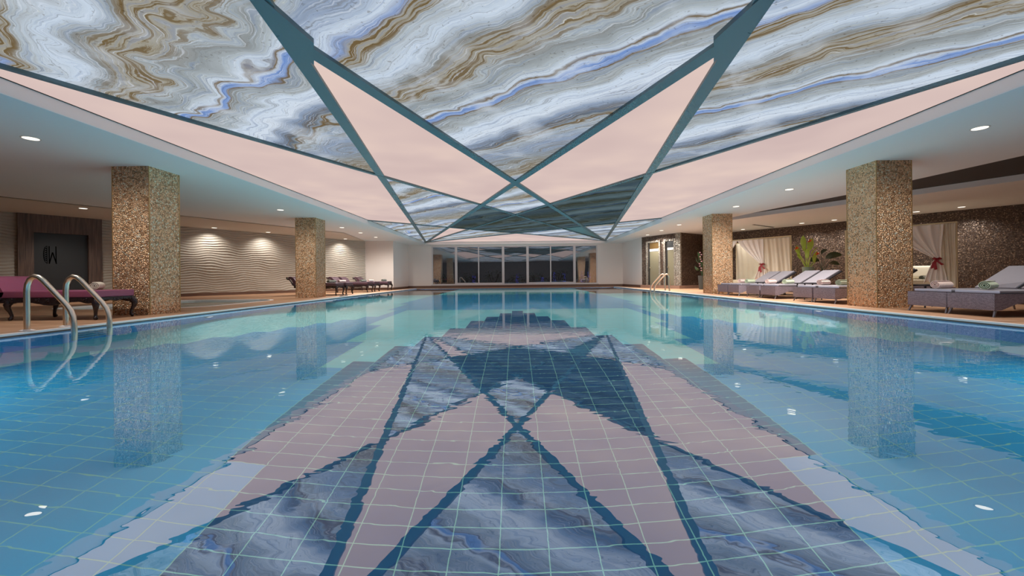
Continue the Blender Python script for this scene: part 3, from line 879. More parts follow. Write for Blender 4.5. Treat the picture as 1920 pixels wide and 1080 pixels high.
# ---------------------------------------------------------------- carved wall on the left
P0 = Vector((-16.2, 9.91)); D0 = Vector((7.89, 12.29)).normalized(); N0 = Vector((D0.y, -D0.x))
def wl(s, out, z):
    return Vector((P0.x + D0.x * s + N0.x * out, P0.y + D0.y * s + N0.y * out, z))
def wave_panel(s0, s1):
    z0, z1 = 0.12, HZ - 0.015
    nu = max(2, int((s1 - s0) / 0.065)); nv = 206
    def f(a, b):
        s = s0 + (s1 - s0) * a; z = z0 + (z1 - z0) * b
        u = z + 0.042 * math.sin(2 * math.pi * s / 1.9 + 1.6 * math.sin(z * 2.3)) + 0.018 * math.sin(2 * math.pi * s / 0.83 + z * 4.0)
        h = 0.5 + 0.5 * math.sin(2 * math.pi * u / 0.098)
        amp = 0.75 + 0.25 * math.sin(s * 2.1 + z * 5)
        return wl(s, 0.012 + 0.034 * (h ** 1.3) * amp, z)
    mb = MB(); mb.grid(nu, nv, f)
    return mb
tag(wave_panel(0.0, 2.42).build('wall_left_relief', M['wave'], smooth=True, angle=180), kind='structure')
tag(wave_panel(4.20, 14.56).build('wall_left_relief', M['wave'], smooth=True, angle=180), kind='structure')

def wbox(mb, s0, s1, o0, o1, z0, z1, fn=wl):
    c = [fn(s, o, z) for s in (s0, s1) for o in (o0, o1) for z in (z0, z1)]
    vs = [mb.bm.verts.new(v) for v in c]
    for f in ((0, 1, 3, 2), (4, 6, 7, 5), (0, 4, 5, 1), (2, 3, 7, 6), (0, 2, 6, 4), (1, 5, 7, 3)):
        mb.bm.faces.new([vs[i] for i in f])

ent = tag(empty('door_1'), kind='structure')
mb = MB()
wbox(mb, 2.42, 2.73, 0, 0.16, 0, HZ - 0.016); wbox(mb, 3.88, 4.20, 0, 0.16, 0, HZ - 0.016); wbox(mb, 2.73, 3.88, 0, 0.16, 2.13, HZ - 0.016)
mb.build('door_frame', M['wood'], ent)
mb = MB(); wbox(mb, 2.73, 3.88, 0.0, 0.03, 0, 2.13)
mb.build('door_leaf', M['gloss_black'], ent)
mb = MB()
def stroke(mb, a, b, wdt, o=0.034):
    A = Vector(a); B = Vector(b); d = (B - A).normalized(); n = Vector((-d.y, d.x)) * wdt / 2
    pts = [A + n, B + n, B - n, A - n]
    mb.prism([(p.x, p.y) for p in pts], lambda p: wl(p[0], 0.030, p[1]), lambda p: wl(p[0], o, p[1]))
E0, E1 = 1.18, 1.73
stroke(mb, (3.05, E0), (3.05, E1), 0.022); stroke(mb, (3.195, E0), (3.19, E1), 0.022)
stroke(mb, (3.05, E0), (3.12, E0 + 0.36), 0.026); stroke(mb, (3.12, E0 + 0.36), (3.20, E0), 0.026)
leaf = []
for k in range(13):
    a = math.pi / 2 + math.pi * k / 12
    leaf.append((3.008 + 0.075 * math.cos(a), (E0 + E1) / 2 + 0.01 + 0.265 * math.sin(a)))
for p, q in zip(leaf, leaf[1:]): stroke(mb, p, q, 0.014)
stroke(mb, (3.006, E0), (3.006, E1), 0.014)
for k in range(7):
    zz = E0 + 0.10 + k * 0.06
    half = 0.07 * math.sqrt(max(0, 1 - ((zz - (E0 + E1) / 2) / 0.27) ** 2))
    stroke(mb, (3.005, zz), (3.005 - half, zz + 0.03), 0.026)
mb.build('emblem', M['emblem'], ent)

# ---------------------------------------------------------------- shower doors on the right
PS = Vector((6.79, 21.5)); DS = (Vector((7.94, 19.24)) - PS).normalized(); NS = Vector((DS.y, -DS.x))
def ws(s, out, z):
    return Vector((PS.x + DS.x * s + NS.x * out, PS.y + DS.y * s + NS.y * out, z))
LS = (Vector((7.94, 19.24)) - PS).length
mb = MB(); wall_seg(mb, (6.79, 21.5), (7.94, 19.24), 0, HZ + 0.3)
tag(mb.build('wall_shower', M['dark_mosaic']), kind='structure')
mb = MB(); wbox(mb, 0.0, LS + 0.02, 0.0, 0.12, 0.0, 0.15, ws)
mb.prism([(7.82, 19.10), (9.73 + 0.05, 20.43 - 0.12), (9.73, 20.43), (7.94, 19.24)], lambda p: (p[0], p[1], 0), lambda p: (p[0], p[1], 0.15))
wall_seg(mb, (9.75, 20.40), (11.0, 18.57), 0, 0.15, -0.1)
tag(mb.build('trim_16', M['curb']), kind='structure')
mb = MB(); wbox(mb, 2.28, LS + 0.03, -0.02, 0.06, 0.15, HZ, ws)
tag(mb.build('trim_17', M['silver_mosaic']), kind='structure')
for k, (s0, s1, pane) in enumerate(((0.36, 1.33, M['brass']), (1.54, 2.28, M['gloss_black']))):
    d_ = tag(empty('door_%d' % (2 + k)), kind='structure')
    mb = MB()
    wbox(mb, s0, s0 + 0.11, 0, 0.07, 0.15, 2.44, ws); wbox(mb, s1 - 0.10, s1, 0, 0.07, 0.15, 2.44, ws); wbox(mb, s0 + 0.11, s1 - 0.10, 0, 0.07, 2.35, 2.44, ws)
    mb.build('door_frame', M['silver_mosaic'], d_)
    mb = MB(); wbox(mb, s0 + 0.11, s0 + 0.24, 0.0, 0.02, 0.15, 2.35, ws); mb.build('reveal', M['black'], d_)
    mb = MB(); wbox(mb, s0 + 0.24, s1 - 0.10, 0.0, 0.03, 2.02, 2.35, ws); mb.build('transom_pane', pane, d_)
    mb = MB(); wbox(mb, s0 + 0.24, s1 - 0.10, 0.0, 0.045, 1.90, 2.02, ws); mb.build('transom_rail', M['winframe'], d_)
    mb = MB(); wbox(mb, s0 + 0.24, s1 - 0.10, 0.0, 0.03, 0.16, 1.90, ws); mb.build('door_leaf', M['frost'], d_)
    mb = MB(); wbox(mb, s0 + 0.25, s0 + 0.28, 0.03, 0.08, 1.02, 1.10, ws); mb.build('door_handle', M['steel'], d_)

# ---------------------------------------------------------------- window front
BAYS = [(-5.24, -3.72, None), (-3.72, -0.78, -2.31), (-0.78, 0.75, None), (0.75, 3.68, 2.19), (3.68, 5.12, None)]
for k, (a, b, mid_) in enumerate(BAYS):
    wi = tag(empty('window_%d' % (k + 1)), kind='structure')
    t = 0.075
    mb = MB()
    mb.box(a, a + t, 25.0, 25.08, WZ0, WZ1); mb.box(b - t, b, 25.0, 25.08, WZ0, WZ1)
    lowt = 0.10 if mid_ else 0.04
    mb.box(a + t, b - t, 25.0, 25.08, WZ0, WZ0 + lowt); mb.box(a + t, b - t, 25.0, 25.08, WZ1 - 0.06, WZ1)
    mb.build('window_frame', M['winframe'], wi)
    if mid_:
        mb = MB(); mb.box(mid_ - 0.035, mid_ + 0.035, 25.0, 25.07, WZ0 + lowt, WZ1 - 0.06); mb.build('mullion', M['winframe'], wi)
    segs = [(a + t, b - t)] if not mid_ else [(a + t, mid_ - 0.035), (mid_ + 0.035, b - t)]
    for x0, x1 in segs:
        mb = MB(); mb.box(x0, x1, 25.03, 25.036, WZ0 + lowt, WZ1 - 0.06)
        mb.build('window_pane', M['glass'], wi)
mb = MB(); mb.box(WX0 - 0.04, WX1 + 0.04, 24.93, 25.08, WZ0 - 0.05, WZ0)
tag(mb.build('trim_18', M['winframe']), kind='structure')

# night garden behind the glass
mb = MB(); mb.box(-14, 14, 25.14, 40, -0.2, -0.02)
tag(mb.build('garden_ground', M['grass']), kind='structure')
def shrub(x, y, rr, h, seed, label):
    r_ = random.Random(seed)
    mb = MB()
    for _ in range(420):
        th = r_.uniform(0, 2 * math.pi); ph = r_.uniform(0, 1)
        q = Vector((math.cos(th) * rr * math.sqrt(1 - ph * ph * 0.8), math.sin(th) * rr * 0.7 * math.sqrt(1 - ph * ph * 0.8), ph * h)) * (r_.uniform(0.6, 1.05))
        d = Vector((r_.uniform(-1, 1), r_.uniform(-1, 1), r_.uniform(-0.3, 1))).normalized() * r_.uniform(0.06, 0.12)
        s = d.orthogonal().normalized() * d.length * 0.3
        vs = [mb.bm.verts.new(q + c) for c in (Vector((0, 0, 0)), d * 0.5 + s, d, d * 0.5 - s)]
        mb.bm.faces.new(vs)
    t = tag(empty('garden_shrub', (x, y, -0.02)), label, 'shrub', 'shrubs in the night garden')
    tag(mb.build('foliage', M['shrub'], t), kind='stuff')
    mb = MB()
    for _ in range(5):
        a = r_.uniform(0, 6.28)
        mb.tube([(0, 0, 0), (math.cos(a) * rr * 0.3, math.sin(a) * rr * 0.3, h * 0.4), (math.cos(a) * rr * 0.5, math.sin(a) * rr * 0.4, h * 0.8)], 0.015, 5)
    mb.build('branch', M['darkpot'], t)
SH = [(-4.6, 'leftmost pane'), (-3.1, 'second pane'), (-1.5, 'third pane'), (0.05, 'middle pane'), (1.4, 'pane right of the middle'), (2.9, 'pane left of the last'), (4.5, 'rightmost pane')]
for i, (x, wh) in enumerate(SH):
    shrub(x, 27.0 + 0.5 * (i % 2), 0.8, 0.85 + 0.25 * ((i * 7) % 3) / 2, 40 + i, 'dim leafy shrub in the night garden behind the %s' % wh)
def violet(x, y, z0, z1, seed, label):
    r_ = random.Random(seed); mb = MB()
    for _ in range(26):
        mb.lathe([(0.006, -0.010), (0.012, 0), (0.006, 0.010)], 5, o=(r_.uniform(-0.10, 0.10), r_.uniform(-0.05, 0.05), r_.uniform(0, z1 - z0)))
    t = tag(empty('light_string', (x, y, z0)), label, 'light string', 'violet garden lights')
    tag(mb.build('bulbs', M['violet'], t), kind='stuff')
    mb = MB(); mb.tube([(0, 0, -z0), (0.02, 0, 0.2), (0, 0, z1 - z0)], 0.006, 5); mb.build('cable', M['darkpot'], t)
for i, (x, z1, wh) in enumerate(((-2.75, 0.75, 'left part of the garden'), (0.1, 0.85, 'middle pane'), (1.75, 0.6, 'pane just right of the middle'), (2.55, 0.95, 'pane third from right'), (3.2, 0.9, 'pane second from right'), (4.35, 1.0, 'rightmost pane, left one'), (4.85, 0.95, 'rightmost pane, right one'))):
    violet(x, 26.4, 0.25, z1, 70 + i, 'string of violet bulbs glowing outside, %s' % wh)

# ---------------------------------------------------------------- pool ladders
def ladder(yc, sx, base, label, half=0.22):
    """sx -1: left side of the pool, +1 right side"""
    t = tag(empty('pool_ladder', (base, yc, 0)), label, 'pool ladder', 'steel pool ladders')
    P = [(0, 0), (0, 0.50), (0.010, 0.585), (0.045, 0.655), (0.10, 0.69), (0.16, 0.675), (0.215, 0.63), (0.36, 0.475), (0.50, 0.325), (0.555, 0.25), (0.585, 0.17), (0.595, 0.08), (0.60, -0.02), (0.60, -0.5), (0.60, -1.0)]
    for s in (-1, 1):
        mb = MB(); mb.tube([(-sx * a, s * half, z) for a, z in P], 0.030, 14)
        r_ = mb.build('rail', M['steel'], t, smooth=True, angle=60)
        mb = MB(); mb.lathe([(0.07, 0.001), (0.07, 0.008), (0.045, 0.016), (0.032, 0.02)], 20, o=(0, s * half, 0)); mb.build('flange', M['lip'], r_, smooth=True)
    for z in (-0.16, -0.38, -0.60, -0.82):
        mb = MB(); mb.box(-sx * 0.60 - 0.045, -sx * 0.60 + 0.045, -half, half, z - 0.014, z + 0.014); mb.bevel(0.005)
        mb.build('tread', M['steel'], t)
ladder(5.29, -1, -6.20, 'steel pool ladder with two arched rails at the near left pool edge')
ladder(16.0, 1, 6.06, 'steel pool ladder with two arched rails at the far right pool edge')

# ---------------------------------------------------------------- chaises on the left
def rounded_box(mb, x0, x1, y0, y1, z0, z1, r, m=None):
    b2 = MB(); b2.box(x0, x1, y0, y1, z0, z1); b2.bevel(r, 3)
    me = bpy.data.meshes.new('tmp'); b2.bm.to_mesh(me); b2.bm.free()
    if m is not None: me.transform(m)
    mb.bm.from_mesh(me); bpy.data.meshes.remove(me)
    return mb
def make_chaise(leather, label, group):
    t = tag(empty('chaise_longue'), label, 'chaise longue', group)
    hw = 0.34
    mb = MB(); rounded_box(mb, 0.0, 1.52, -hw, hw, 0.36, 0.475, 0.018)
    mb.build('seat_cushion', leather, t, smooth=True)
    prof = [(1.44, 0.44), (1.47, 0.50), (1.53, 0.60), (1.60, 0.68), (1.67, 0.715), (1.73, 0.72), (1.78, 0.70), (1.79, 0.665), (1.76, 0.64), (1.73, 0.645), (1.70, 0.63), (1.64, 0.56), (1.60, 0.46), (1.58, 0.36), (1.48, 0.36)]
    mb = MB(); mb.prism(prof, lambda p: (p[0], -hw, p[1]), lambda p: (p[0], hw, p[1]))
    mb.build('backrest', leather, t, smooth=True, angle=50)
    for s in (-1, 1):
        mb = MB()
        rim = [(x + 0.01, z - 0.035) for x, z in ((1.46, 0.36), (1.60, 0.46), (1.66, 0.57), (1.73, 0.655), (1.79, 0.66), (1.82, 0.70), (1.80, 0.745))]
        mb.tube([(x, s * (hw + 0.005), z) for x, z in rim], [0.03, 0.028, 0.026, 0.026, 0.03, 0.028, 0.018], 8)
        mb.build('back_frame', M['ebony'], t, smooth=True)
    # apron with scalloped edge and raised scrolls
    mb = MB()
    n = 40; L_a = 1.56
    def low(x):
        return 0.30 - 0.055 * math.exp(-((x - 0.70) / 0.22) ** 2) - 0.03 * math.exp(-((x - 0.10) / 0.07) ** 2) - 0.03 * math.exp(-((x - 1.35) / 0.09) ** 2) - 0.006 * abs(math.sin(x * 26))
    pts = [(0.0, 0.362)] + [(L_a * k / n, low(L_a * k / n)) for k in range(n + 1)] + [(L_a, 0.362)]
    for s in (-1, 1):
        mb.prism(pts, lambda p: (p[0], s * (hw - 0.03), p[1]), lambda p: (p[0], s * (hw + 0.012), p[1]))
    def low2(y):
        return 0.325 - 0.045 * (abs(y) / hw) ** 3 - 0.03 * math.exp(-(y / 0.09) ** 2)
    pts2 = [(-hw, 0.362)] + [(-hw + 2 * hw * k / 24, low2(-hw + 2 * hw * k / 24)) for k in range(25)] + [(hw, 0.362)]
    mb.prism(pts2, lambda p: (-0.014, p[0], p[1]), lambda p: (0.03, p[0], p[1]))
    for s in (-1, 1):                       # carved scrolls standing proud of the apron
        for x0 in (0.12, 0.55, 0.72, 0.88, 1.30):
            for a0 in (0, 2.1, 4.2):
                mb.lathe([(0.001, 0.012), (0.014, 0.008), (0.018, -0.004)], 7, m=Matrix.Translation((x0 + 0.026 * math.cos(a0), s * (hw + 0.014), 0.325 + 0.016 * math.sin(a0))) @ Matrix.Rotation(-s * math.pi / 2, 4, 'X'))
    for y0 in (-0.29, -0.24, 0.24, 0.29, -0.03, 0.03):
        mb.lathe([(0.001, 0.014), (0.016, 0.008), (0.022, -0.004)], 7, m=Matrix.Translation((-0.015, y0, 0.325)) @ Matrix.Rotation(-math.pi / 2, 4, 'Y'))
    mb.build('apron', M['ebony'], t, smooth=True)
    for x, dx in ((0.03, -1), (1.36, 0.4)):
        for s in (-1, 1):
            o = Vector((dx, s * 0.8, 0)).normalized()
            pth = [(0.00, 0.35, 0.045), (0.03, 0.30, 0.052), (0.055, 0.25, 0.045), (0.05, 0.20, 0.034), (0.025, 0.14, 0.024), (0.008, 0.08, 0.021), (0.012, 0.045, 0.024), (0.03, 0.025, 0.032), (0.045, 0.022, 0.022)]
            mb = MB(); mb.tube([(x + o.x * a, s * (hw - 0.05) + o.y * a, z) for a, z, r in pth], [r for a, z, r in pth], 10)
            mb.build('leg', M['ebony'], t, smooth=True, angle=70)
    return t
ch0 = make_chaise(M['leather'], 'plum leather chaise with carved black frame behind the near pool ladder', 'carved chaise longues')
ch0.location = (-6.72, 6.71, 0); ch0.rotation_euler = (0, 0, math.pi)
chd = make_chaise(M['leather_shaded'], 'shaded plum chaise cut by the far left column', 'carved chaise longues')
ROWC = [(15.28, 'shaded plum chaise cut by the far left column, its curled back left of it'), (16.18, 'shaded chaise with a blush towel, next to the far left column'),
        (18.45, 'shaded chaise with a moss towel in the middle of the left row'), (19.40, 'shaded chaise with a blush towel, second from the far end of the left row'),
        (21.35, 'shaded chaise at the far end of the left row beside the corner')]
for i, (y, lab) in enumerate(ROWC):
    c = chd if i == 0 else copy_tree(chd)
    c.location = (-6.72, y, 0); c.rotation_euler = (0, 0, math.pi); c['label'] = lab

# ---------------------------------------------------------------- rolled towels
def spiral_towel(name, mat, L_=0.34, R=0.075):
    t = empty(name)
    mb = MB(); n = 64; turns = 3.2; th = 0.0105
    def rad(a): return 0.012 + (R - 0.012) * a
    rows = []
    for k in range(n + 1):
        a = k / n; ang = a * turns * 2 * math.pi + math.pi * 0.2
        ro = rad(a); ri = ro - th * (1.0 if a > 0.06 else a / 0.06)
        rows.append([(ro, ang), (max(0.001, ri), ang)])
    def P(r, ang, x, bulge): return Vector((x, r * math.cos(ang) * 1.05, r * math.sin(ang) * 0.94 + R * 0.94))
    xs = [-L_ / 2, -L_ / 2 + 0.012, L_ / 2 - 0.012, L_ / 2]
    V = []
    for (o, i2) in rows:
        ring = []
        for x, sh in zip(xs, (0.965, 1, 1, 0.965)):
            ring.append((mb.bm.verts.new(P(o[0] * sh, o[1], x, 0)), mb.bm.verts.new(P(i2[0], i2[1], x, 0))))
        V.append(ring)
    for a, b in zip(V, V[1:]):
        for q in range(3):
            mb.bm.faces.new((a[q][0], a[q + 1][0], b[q + 1][0], b[q][0]))
            mb.bm.faces.new((a[q][1], b[q][1], b[q + 1][1], a[q + 1][1]))
        mb.bm.faces.new((a[0][0], b[0][0], b[0][1], a[0][1])); mb.bm.faces.new((a[3][0], a[3][1], b[3][1], b[3][0]))
    mb.bm.faces.new([V[-1][q][0] for q in range(4)] + [V[-1][q][1] for q in (3, 2, 1, 0)])
    o = mb.build(name, mat, None, smooth=True, angle=50)
    bpy.data.objects.remove(t)
    return o
tw = {k: spiral_towel('rolled_towel', M['towel_' + k]) for k in ('pink', 'green', 'moss', 'cream')}
first = set()
def towel(kind, x, y, z, rz, label, group, sc=1.0):
    if kind not in first:
        first.add(kind); o = tw[kind]
    else:
        o = tw[kind].copy(); COL.objects.link(o)
    o.location = (x, y, z); o.rotation_euler = (0, 0, rz); o.scale = sc if isinstance(sc, tuple) else (sc, sc, sc)
    tag(o, label, 'towel', group)
towel('cream', -7.16, 6.84, 0.476, -1.0, 'cream rolled towel on the plum chaise behind the near ladder', None, 0.95)
for y, k, lab in ((15.28, 'moss', 'moss rolled towel on the chaise cut by the far left column'), (16.18, 'pink', 'blush rolled towel on the chaise next to the far left column'),
               (18.45, 'moss', 'moss rolled towel on the middle chaise of the left row'), (19.40, 'pink', 'blush rolled towel on the second last chaise of the left row'), (21.35, 'moss', 'moss rolled towel on the last chaise of the left row')):
    towel(k, -7.03, y, 0.476, math.pi / 2, lab, 'rolled towels on the left chaises', (1.75, 0.85, 0.78))

# ---------------------------------------------------------------- wicker loungers on the right
def make_lounger():
    t = tag(empty('sun_lounger'), 'x', 'sun lounger', 'wicker sun loungers')
    W2 = 0.305
    prof = [(0, 0.325), (1.95, 0.325), (1.95, 0.20), (1.80, 0.10), (1.62, 0.10), (1.45, 0.21), (1.1, 0.235), (0.62, 0.235), (0.30, 0.18), (0.10, 0.098), (0.0, 0.095)]
    mb = MB(); mb.prism(prof, lambda p: (p[0], -W2, p[1]), lambda p: (p[0], W2, p[1]))
    mb.build('base', M['wicker'], t)
    for x, dx in ((0.05, -0.05), (1.74, 0.05)):
        for s in (-1, 1):
            mb = MB(); mb.tube([(x, s * (W2 - 0.03), 0.12), (x + dx, s * (W2 - 0.015), 0.0)], [0.018, 0.012], 8); mb.build('leg', M['alu'], t, smooth=True)
    mb = MB(); rounded_box(mb, 0.10, 1.18, -W2 + 0.015, W2 - 0.02, 0.327, 0.368, 0.010)
    sp_ = mb.build('seat_pad', M['pad'], t, smooth=True)
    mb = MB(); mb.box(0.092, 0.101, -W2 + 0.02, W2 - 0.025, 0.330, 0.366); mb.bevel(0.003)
    mb.build('lit_edge', M['lit_edge'], sp_)  # added strip: the lit end face of the pad, put into colour
    ang = math.radians(31)
    m = Matrix.Translation((1.12, 0, 0.345)) @ Matrix.Rotation(-ang, 4, 'Y')
    mb = MB(); rounded_box(mb, 0.0, 0.68, -W2 + 0.03, W2 - 0.03, 0.012, 0.048, 0.010, m)
    mb.build('backrest_pad', M['pad'], t, smooth=True)
    mb = MB(); rounded_box(mb, 0.0, 0.70, -W2 + 0.01, W2 - 0.01, -0.03, 0.010, 0.006, m)
    fr = mb.build('backrest_frame', M['frame'], t, smooth=True)
    mb = MB()
    for s in (-1, 1):
        top = m @ Vector((0.46, s * (W2 - 0.05), -0.03)); mb.tube([top, (1.66, s * (W2 - 0.05), 0.32)], 0.010, 7)
    mb.build('strut', M['alu'], fr, smooth=True)
    return t
lo0 = make_lounger()
LG = [(5.845, 'nearest wicker lounger on the right, with a sage towel'), (6.465, 'second nearest wicker lounger on the right, with a blush towel'),
      (8.61, 'wicker lounger just left of the near right column, with a sage towel'), (9.26, 'wicker lounger with a blush towel, second left of the near right column'),
      (10.535, 'wicker lounger with a sage towel in the middle pair of the right row'), (11.20, 'wicker lounger with a blush towel in the middle pair of the right row'),
      (12.20, 'wicker lounger with a sage towel beside the far right column'), (12.83, 'wicker lounger with a blush towel, farthest, partly behind the far right column')]
for i, (y, lab) in enumerate(LG):
    c = lo0 if i == 0 else copy_tree(lo0)
    c.location = (6.63, y, 0); c['label'] = lab
TG = [(6.98, 5.90, 'green', 'sage rolled towel on the nearest lounger', 0.45), (6.93, 6.50, 'pink', 'blush rolled towel on the second nearest lounger', 0.25),
      (7.10, 8.66, 'green', 'sage rolled towel on the lounger just left of the near right column', 0.3), (7.15, 9.28, 'pink', 'blush rolled towel on the second lounger left of the near right column', 0.4),
      (7.20, 10.56, 'green', 'sage rolled towel on the middle pair of loungers', 0.4), (7.15, 11.2, 'pink', 'blush rolled towel on the middle pair of loungers', 0.4),
      (7.15, 12.2, 'green', 'sage rolled towel on the loungers beside the far right column', 0.4), (7.28, 12.83, 'pink', 'blush rolled towel on the farthest lounger', 0.5)]
for x, y, k, lab, rz in TG:
    towel(k, x, y, 0.369, rz, lab, 'rolled towels on the wicker loungers', 0.95)

def side_table(x, y, label, z=0.42):
    t = tag(empty('side_table', (x, y, 0)), label, 'side table', 'low charcoal side tables')
    mb = MB(); rounded_box(mb, -0.24, 0.24, -0.17, 0.17, z - 0.03, z, 0.008); mb.build('table_top', M['frame'], t, smooth=True)
    for sx in (-1, 1):
        for sy in (-1, 1):
            mb = MB(); mb.tube([(sx * 0.19, sy * 0.13, z - 0.03), (sx * 0.21, sy * 0.14, 0.0)], [0.016, 0.012], 8); mb.build('leg', M['frame'], t, smooth=True)
side_table(7.25, 9.90, 'low charcoal side table between the second and the third pair of loungers')
side_table(7.55, 7.32, 'low charcoal side table behind the near right column')
side_table(7.35, 11.71, 'low charcoal side table beside the pair of loungers next to the far right column')
side_table(13.9, 11.3, 'low charcoal side table right of the rightmost white curtain')

# ---------------------------------------------------------------- curtained daybeds
RZC = math.atan2(0.83, -0.56)
def canopy(cx, cy, Lu, label, pos_lbl, curtains, pillows):
    m = Matrix.Translation((cx, cy, 0)) @ Matrix.Rotation(RZC, 4, 'Z')
    H = 2.10; Dp = 1.85
    t = tag(empty('canopy_frame', (cx, cy, 0), RZC), label, 'canopy', 'canopies against the mosaic wall')
    for u in (0.0, Lu):
        mb = MB(); mb.box(u - 0.022, u + 0.022, -0.022, 0.022, 0, H); mb.build('post', M['rail'], t)
    mb = MB(); mb.box(Lu - 0.022, Lu + 0.022, -Dp - 0.022, -Dp + 0.022, 0, H); mb.build('post', M['rail'], t)
    mb = MB()
    mb.box(-0.022, Lu + 0.022, -0.02, 0.02, H, H + 0.035)
    mb.box(Lu * 0.52, Lu + 0.022, -Dp - 0.02, -Dp + 0.02, H, H + 0.035)
    mb.box(Lu - 0.02, Lu + 0.02, -Dp, 0, H, H + 0.035)
    mb.build('rail', M['rail'], t)
    b = tag(empty('daybed', (cx, cy, 0), RZC), 'low daybed under the %s canopy' % pos_lbl, 'daybed', 'daybeds')
    mb = MB(); rounded_box(mb, 0.25, Lu - 0.25, -Dp + 0.08, -0.25, 0.02, 0.26, 0.01); mb.build('bed_base', M['wicker'], b, smooth=True)
    mb = MB(); rounded_box(mb, 0.27, Lu - 0.27, -Dp + 0.10, -0.27, 0.26, 0.42, 0.04); mb.build('mattress', M['mattress'], b, smooth=True)
    for u, lab in pillows:
        mb = MB()
        def f(a, c, sgn=1):
            x = (a - 0.5) * 0.62; z = (c - 0.5) * 0.46
            e = (1 - (2 * a - 1) ** 6) * (1 - (2 * c - 1) ** 6)
            return Vector((x, sgn * 0.085 * max(0, e) ** 0.5, z))
        mb.grid(14, 12, lambda a, c: f(a, c, 1)); mb.grid(14, 12, lambda a, c: f(a, c, -1))
        o = mb.build('pillow', M['pillow'], None, smooth=True, doubles=True, angle=180)
        q = m @ Vector((u, -Dp + 0.28, 0.655)); o.location = q; o.rotation_euler = (0.25, 0, RZC)
        tag(o, lab, 'pillow', 'pillows on the daybeds')
    for kind, u0, u1, v, z0, tie, mat, lab in curtains:
        if tie is None:
            mb = MB(); nn = 60
            def f(a, c):
                u = u0 + (u1 - u0) * a
                fold = 0.028 * math.sin(a * 16 + 0.8 * math.sin(c * 3)) * (0.55 + 0.45 * c) + 0.012 * math.sin(a * 41 + c * 4)
                return Vector((u + 0.012 * math.sin(c * 5 + a * 3), v + fold, H - 0.01 - (H - z0) * c))
            mb.grid(nn, 24, f)
            o = mb.build('curtain', mat, None, smooth=True, angle=180, solid=0.006)
            o.matrix_world = m
            tag(o, lab, 'curtain', 'white curtains of the canopies')
        else:
            mb = MB(); ut, zt = tie
            def f(a, c):
                top = u0 + (u1 - u0) * a
                fold = 0.03 * math.sin(a * 26) + 0.012 * math.sin(a * 57 + c * 5)
                if c < 0.62:
                    k = c / 0.62
                    zz = H - 0.01 - (H - zt) * k
                    e = k ** 1.25
                    wt = ut + (a - 0.5) * 0.10 * (1 if u1 > u0 else -1)
                    far = abs(top - ut)
                    zz += -0.0 * far
                    u = top + (wt - top) * e
                    return Vector((u, v + fold * (1 - 0.6 * k), zz))
                k = (c - 0.62) / 0.38
                u = ut + (a - 0.5) * (0.10 + 0.42 * k ** 0.7) * (1 if u1 > u0 else -1) + 0.05 * k
                return Vector((u, v + fold * (0.4 + 1.0 * k), zt - (zt - z0) * k + 0.05 * math.sin(a * 9) * k))
            mb.grid(56, 44, f)
            o = mb.build('tied_curtain', mat, None, smooth=True, angle=180, solid=0.006)
            o.matrix_world = m
            tag(o, lab, 'curtain', 'white curtains of the canopies')
            mb = MB()
            mb.tube([(ut + 0.075 * math.cos(q), v + 0.055 * math.sin(q), zt) for q in [k * 2 * math.pi / 16 for k in range(17)]], 0.020, 8)
            for dx, dz in ((-0.12, -0.20), (0.02, -0.34), (0.10, -0.30)):
                p0 = Vector((ut, v + 0.06, zt)); p1 = Vector((ut + dx * 0.4 + 0.03, v + 0.11, zt + dz * 0.4)); p2 = Vector((ut + dx, v + 0.09, zt + dz))
                w_ = 0.028
                vs = [mb.bm.verts.new(c_) for c_ in (p0 + Vector((-w_ * 0.5, 0, 0)), p0 + Vector((w_ * 0.5, 0, 0)), p1 + Vector((w_, 0, 0)), p2 + Vector((w_ * 1.1, 0, 0)), p2 + Vector((-w_ * 1.1, 0, 0.02)), p1 + Vector((-w_, 0, 0)))]
                mb.bm.faces.new((vs[0], vs[1], vs[2], vs[5])); mb.bm.faces.new((vs[5], vs[2], vs[3], vs[4]))
            for s in (-1, 1):
                mb.tube([(ut, v + 0.07, zt), (ut + s * 0.06, v + 0.09, zt + 0.035), (ut + s * 0.10, v + 0.09, zt + 0.0), (ut + s * 0.05, v + 0.085, zt - 0.03), (ut, v + 0.07, zt)], 0.012, 6)
            mb.build('ribbon_bow', M['bow'], o, smooth=True, angle=60)
canopy(10.60, 15.40, 3.0, 'cream canopy frame between the two right columns', 'left', [
    ('flat', 0.0, 1.02, 0.02, 0.28, None, M['curtain_cream'], 'straight hanging cream curtain beside the orange flowering plant'),
    ('tied', 1.98, 0.95, 0.05, 0.44, (1.0, 1.06), M['curtain'], 'white curtain tied with a red bow, between the two right columns'),
    ('tied', 1.98, 2.98, 0.05, 0.44, (2.95, 1.06), M['curtain'], 'white swept back curtain disappearing behind the far right column'),
    ('flat', 1.55, 3.0, -1.80, 0.25, None, M['curtain_cream'], 'cream curtain at the back of the left canopy')], [(1.0, 'cream pillow on the daybed of the left canopy')])
canopy(12.90, 11.70, 2.6, 'cream canopy frame just right of the near right column', 'right', [
    ('flat', 0.0, 0.34, 0.02, 0.22, None, M['curtain_cream'], 'narrow hanging cream curtain at the right end of the right canopy'),
    ('tied', 1.60, 0.24, 0.05, 0.32, (0.38, 1.06), M['curtain'], 'cream curtain tied with a red bow right of the near right column')],
    [(0.95, 'cream pillow nearer the red bow of the right canopy'), (1.65, 'cream pillow beside the near right column')])
towel('pink', 9.30, 15.85, 0.421, 0.5, 'blush rolled towel on the daybed under the left canopy', 'rolled towels on the daybeds', 0.95) if False else None
towel('pink', 9.95 + 0.35, 16.95, 0.421, 0.5, 'blush rolled towel on the daybed under the left canopy', 'rolled towels on the daybeds', 0.95)
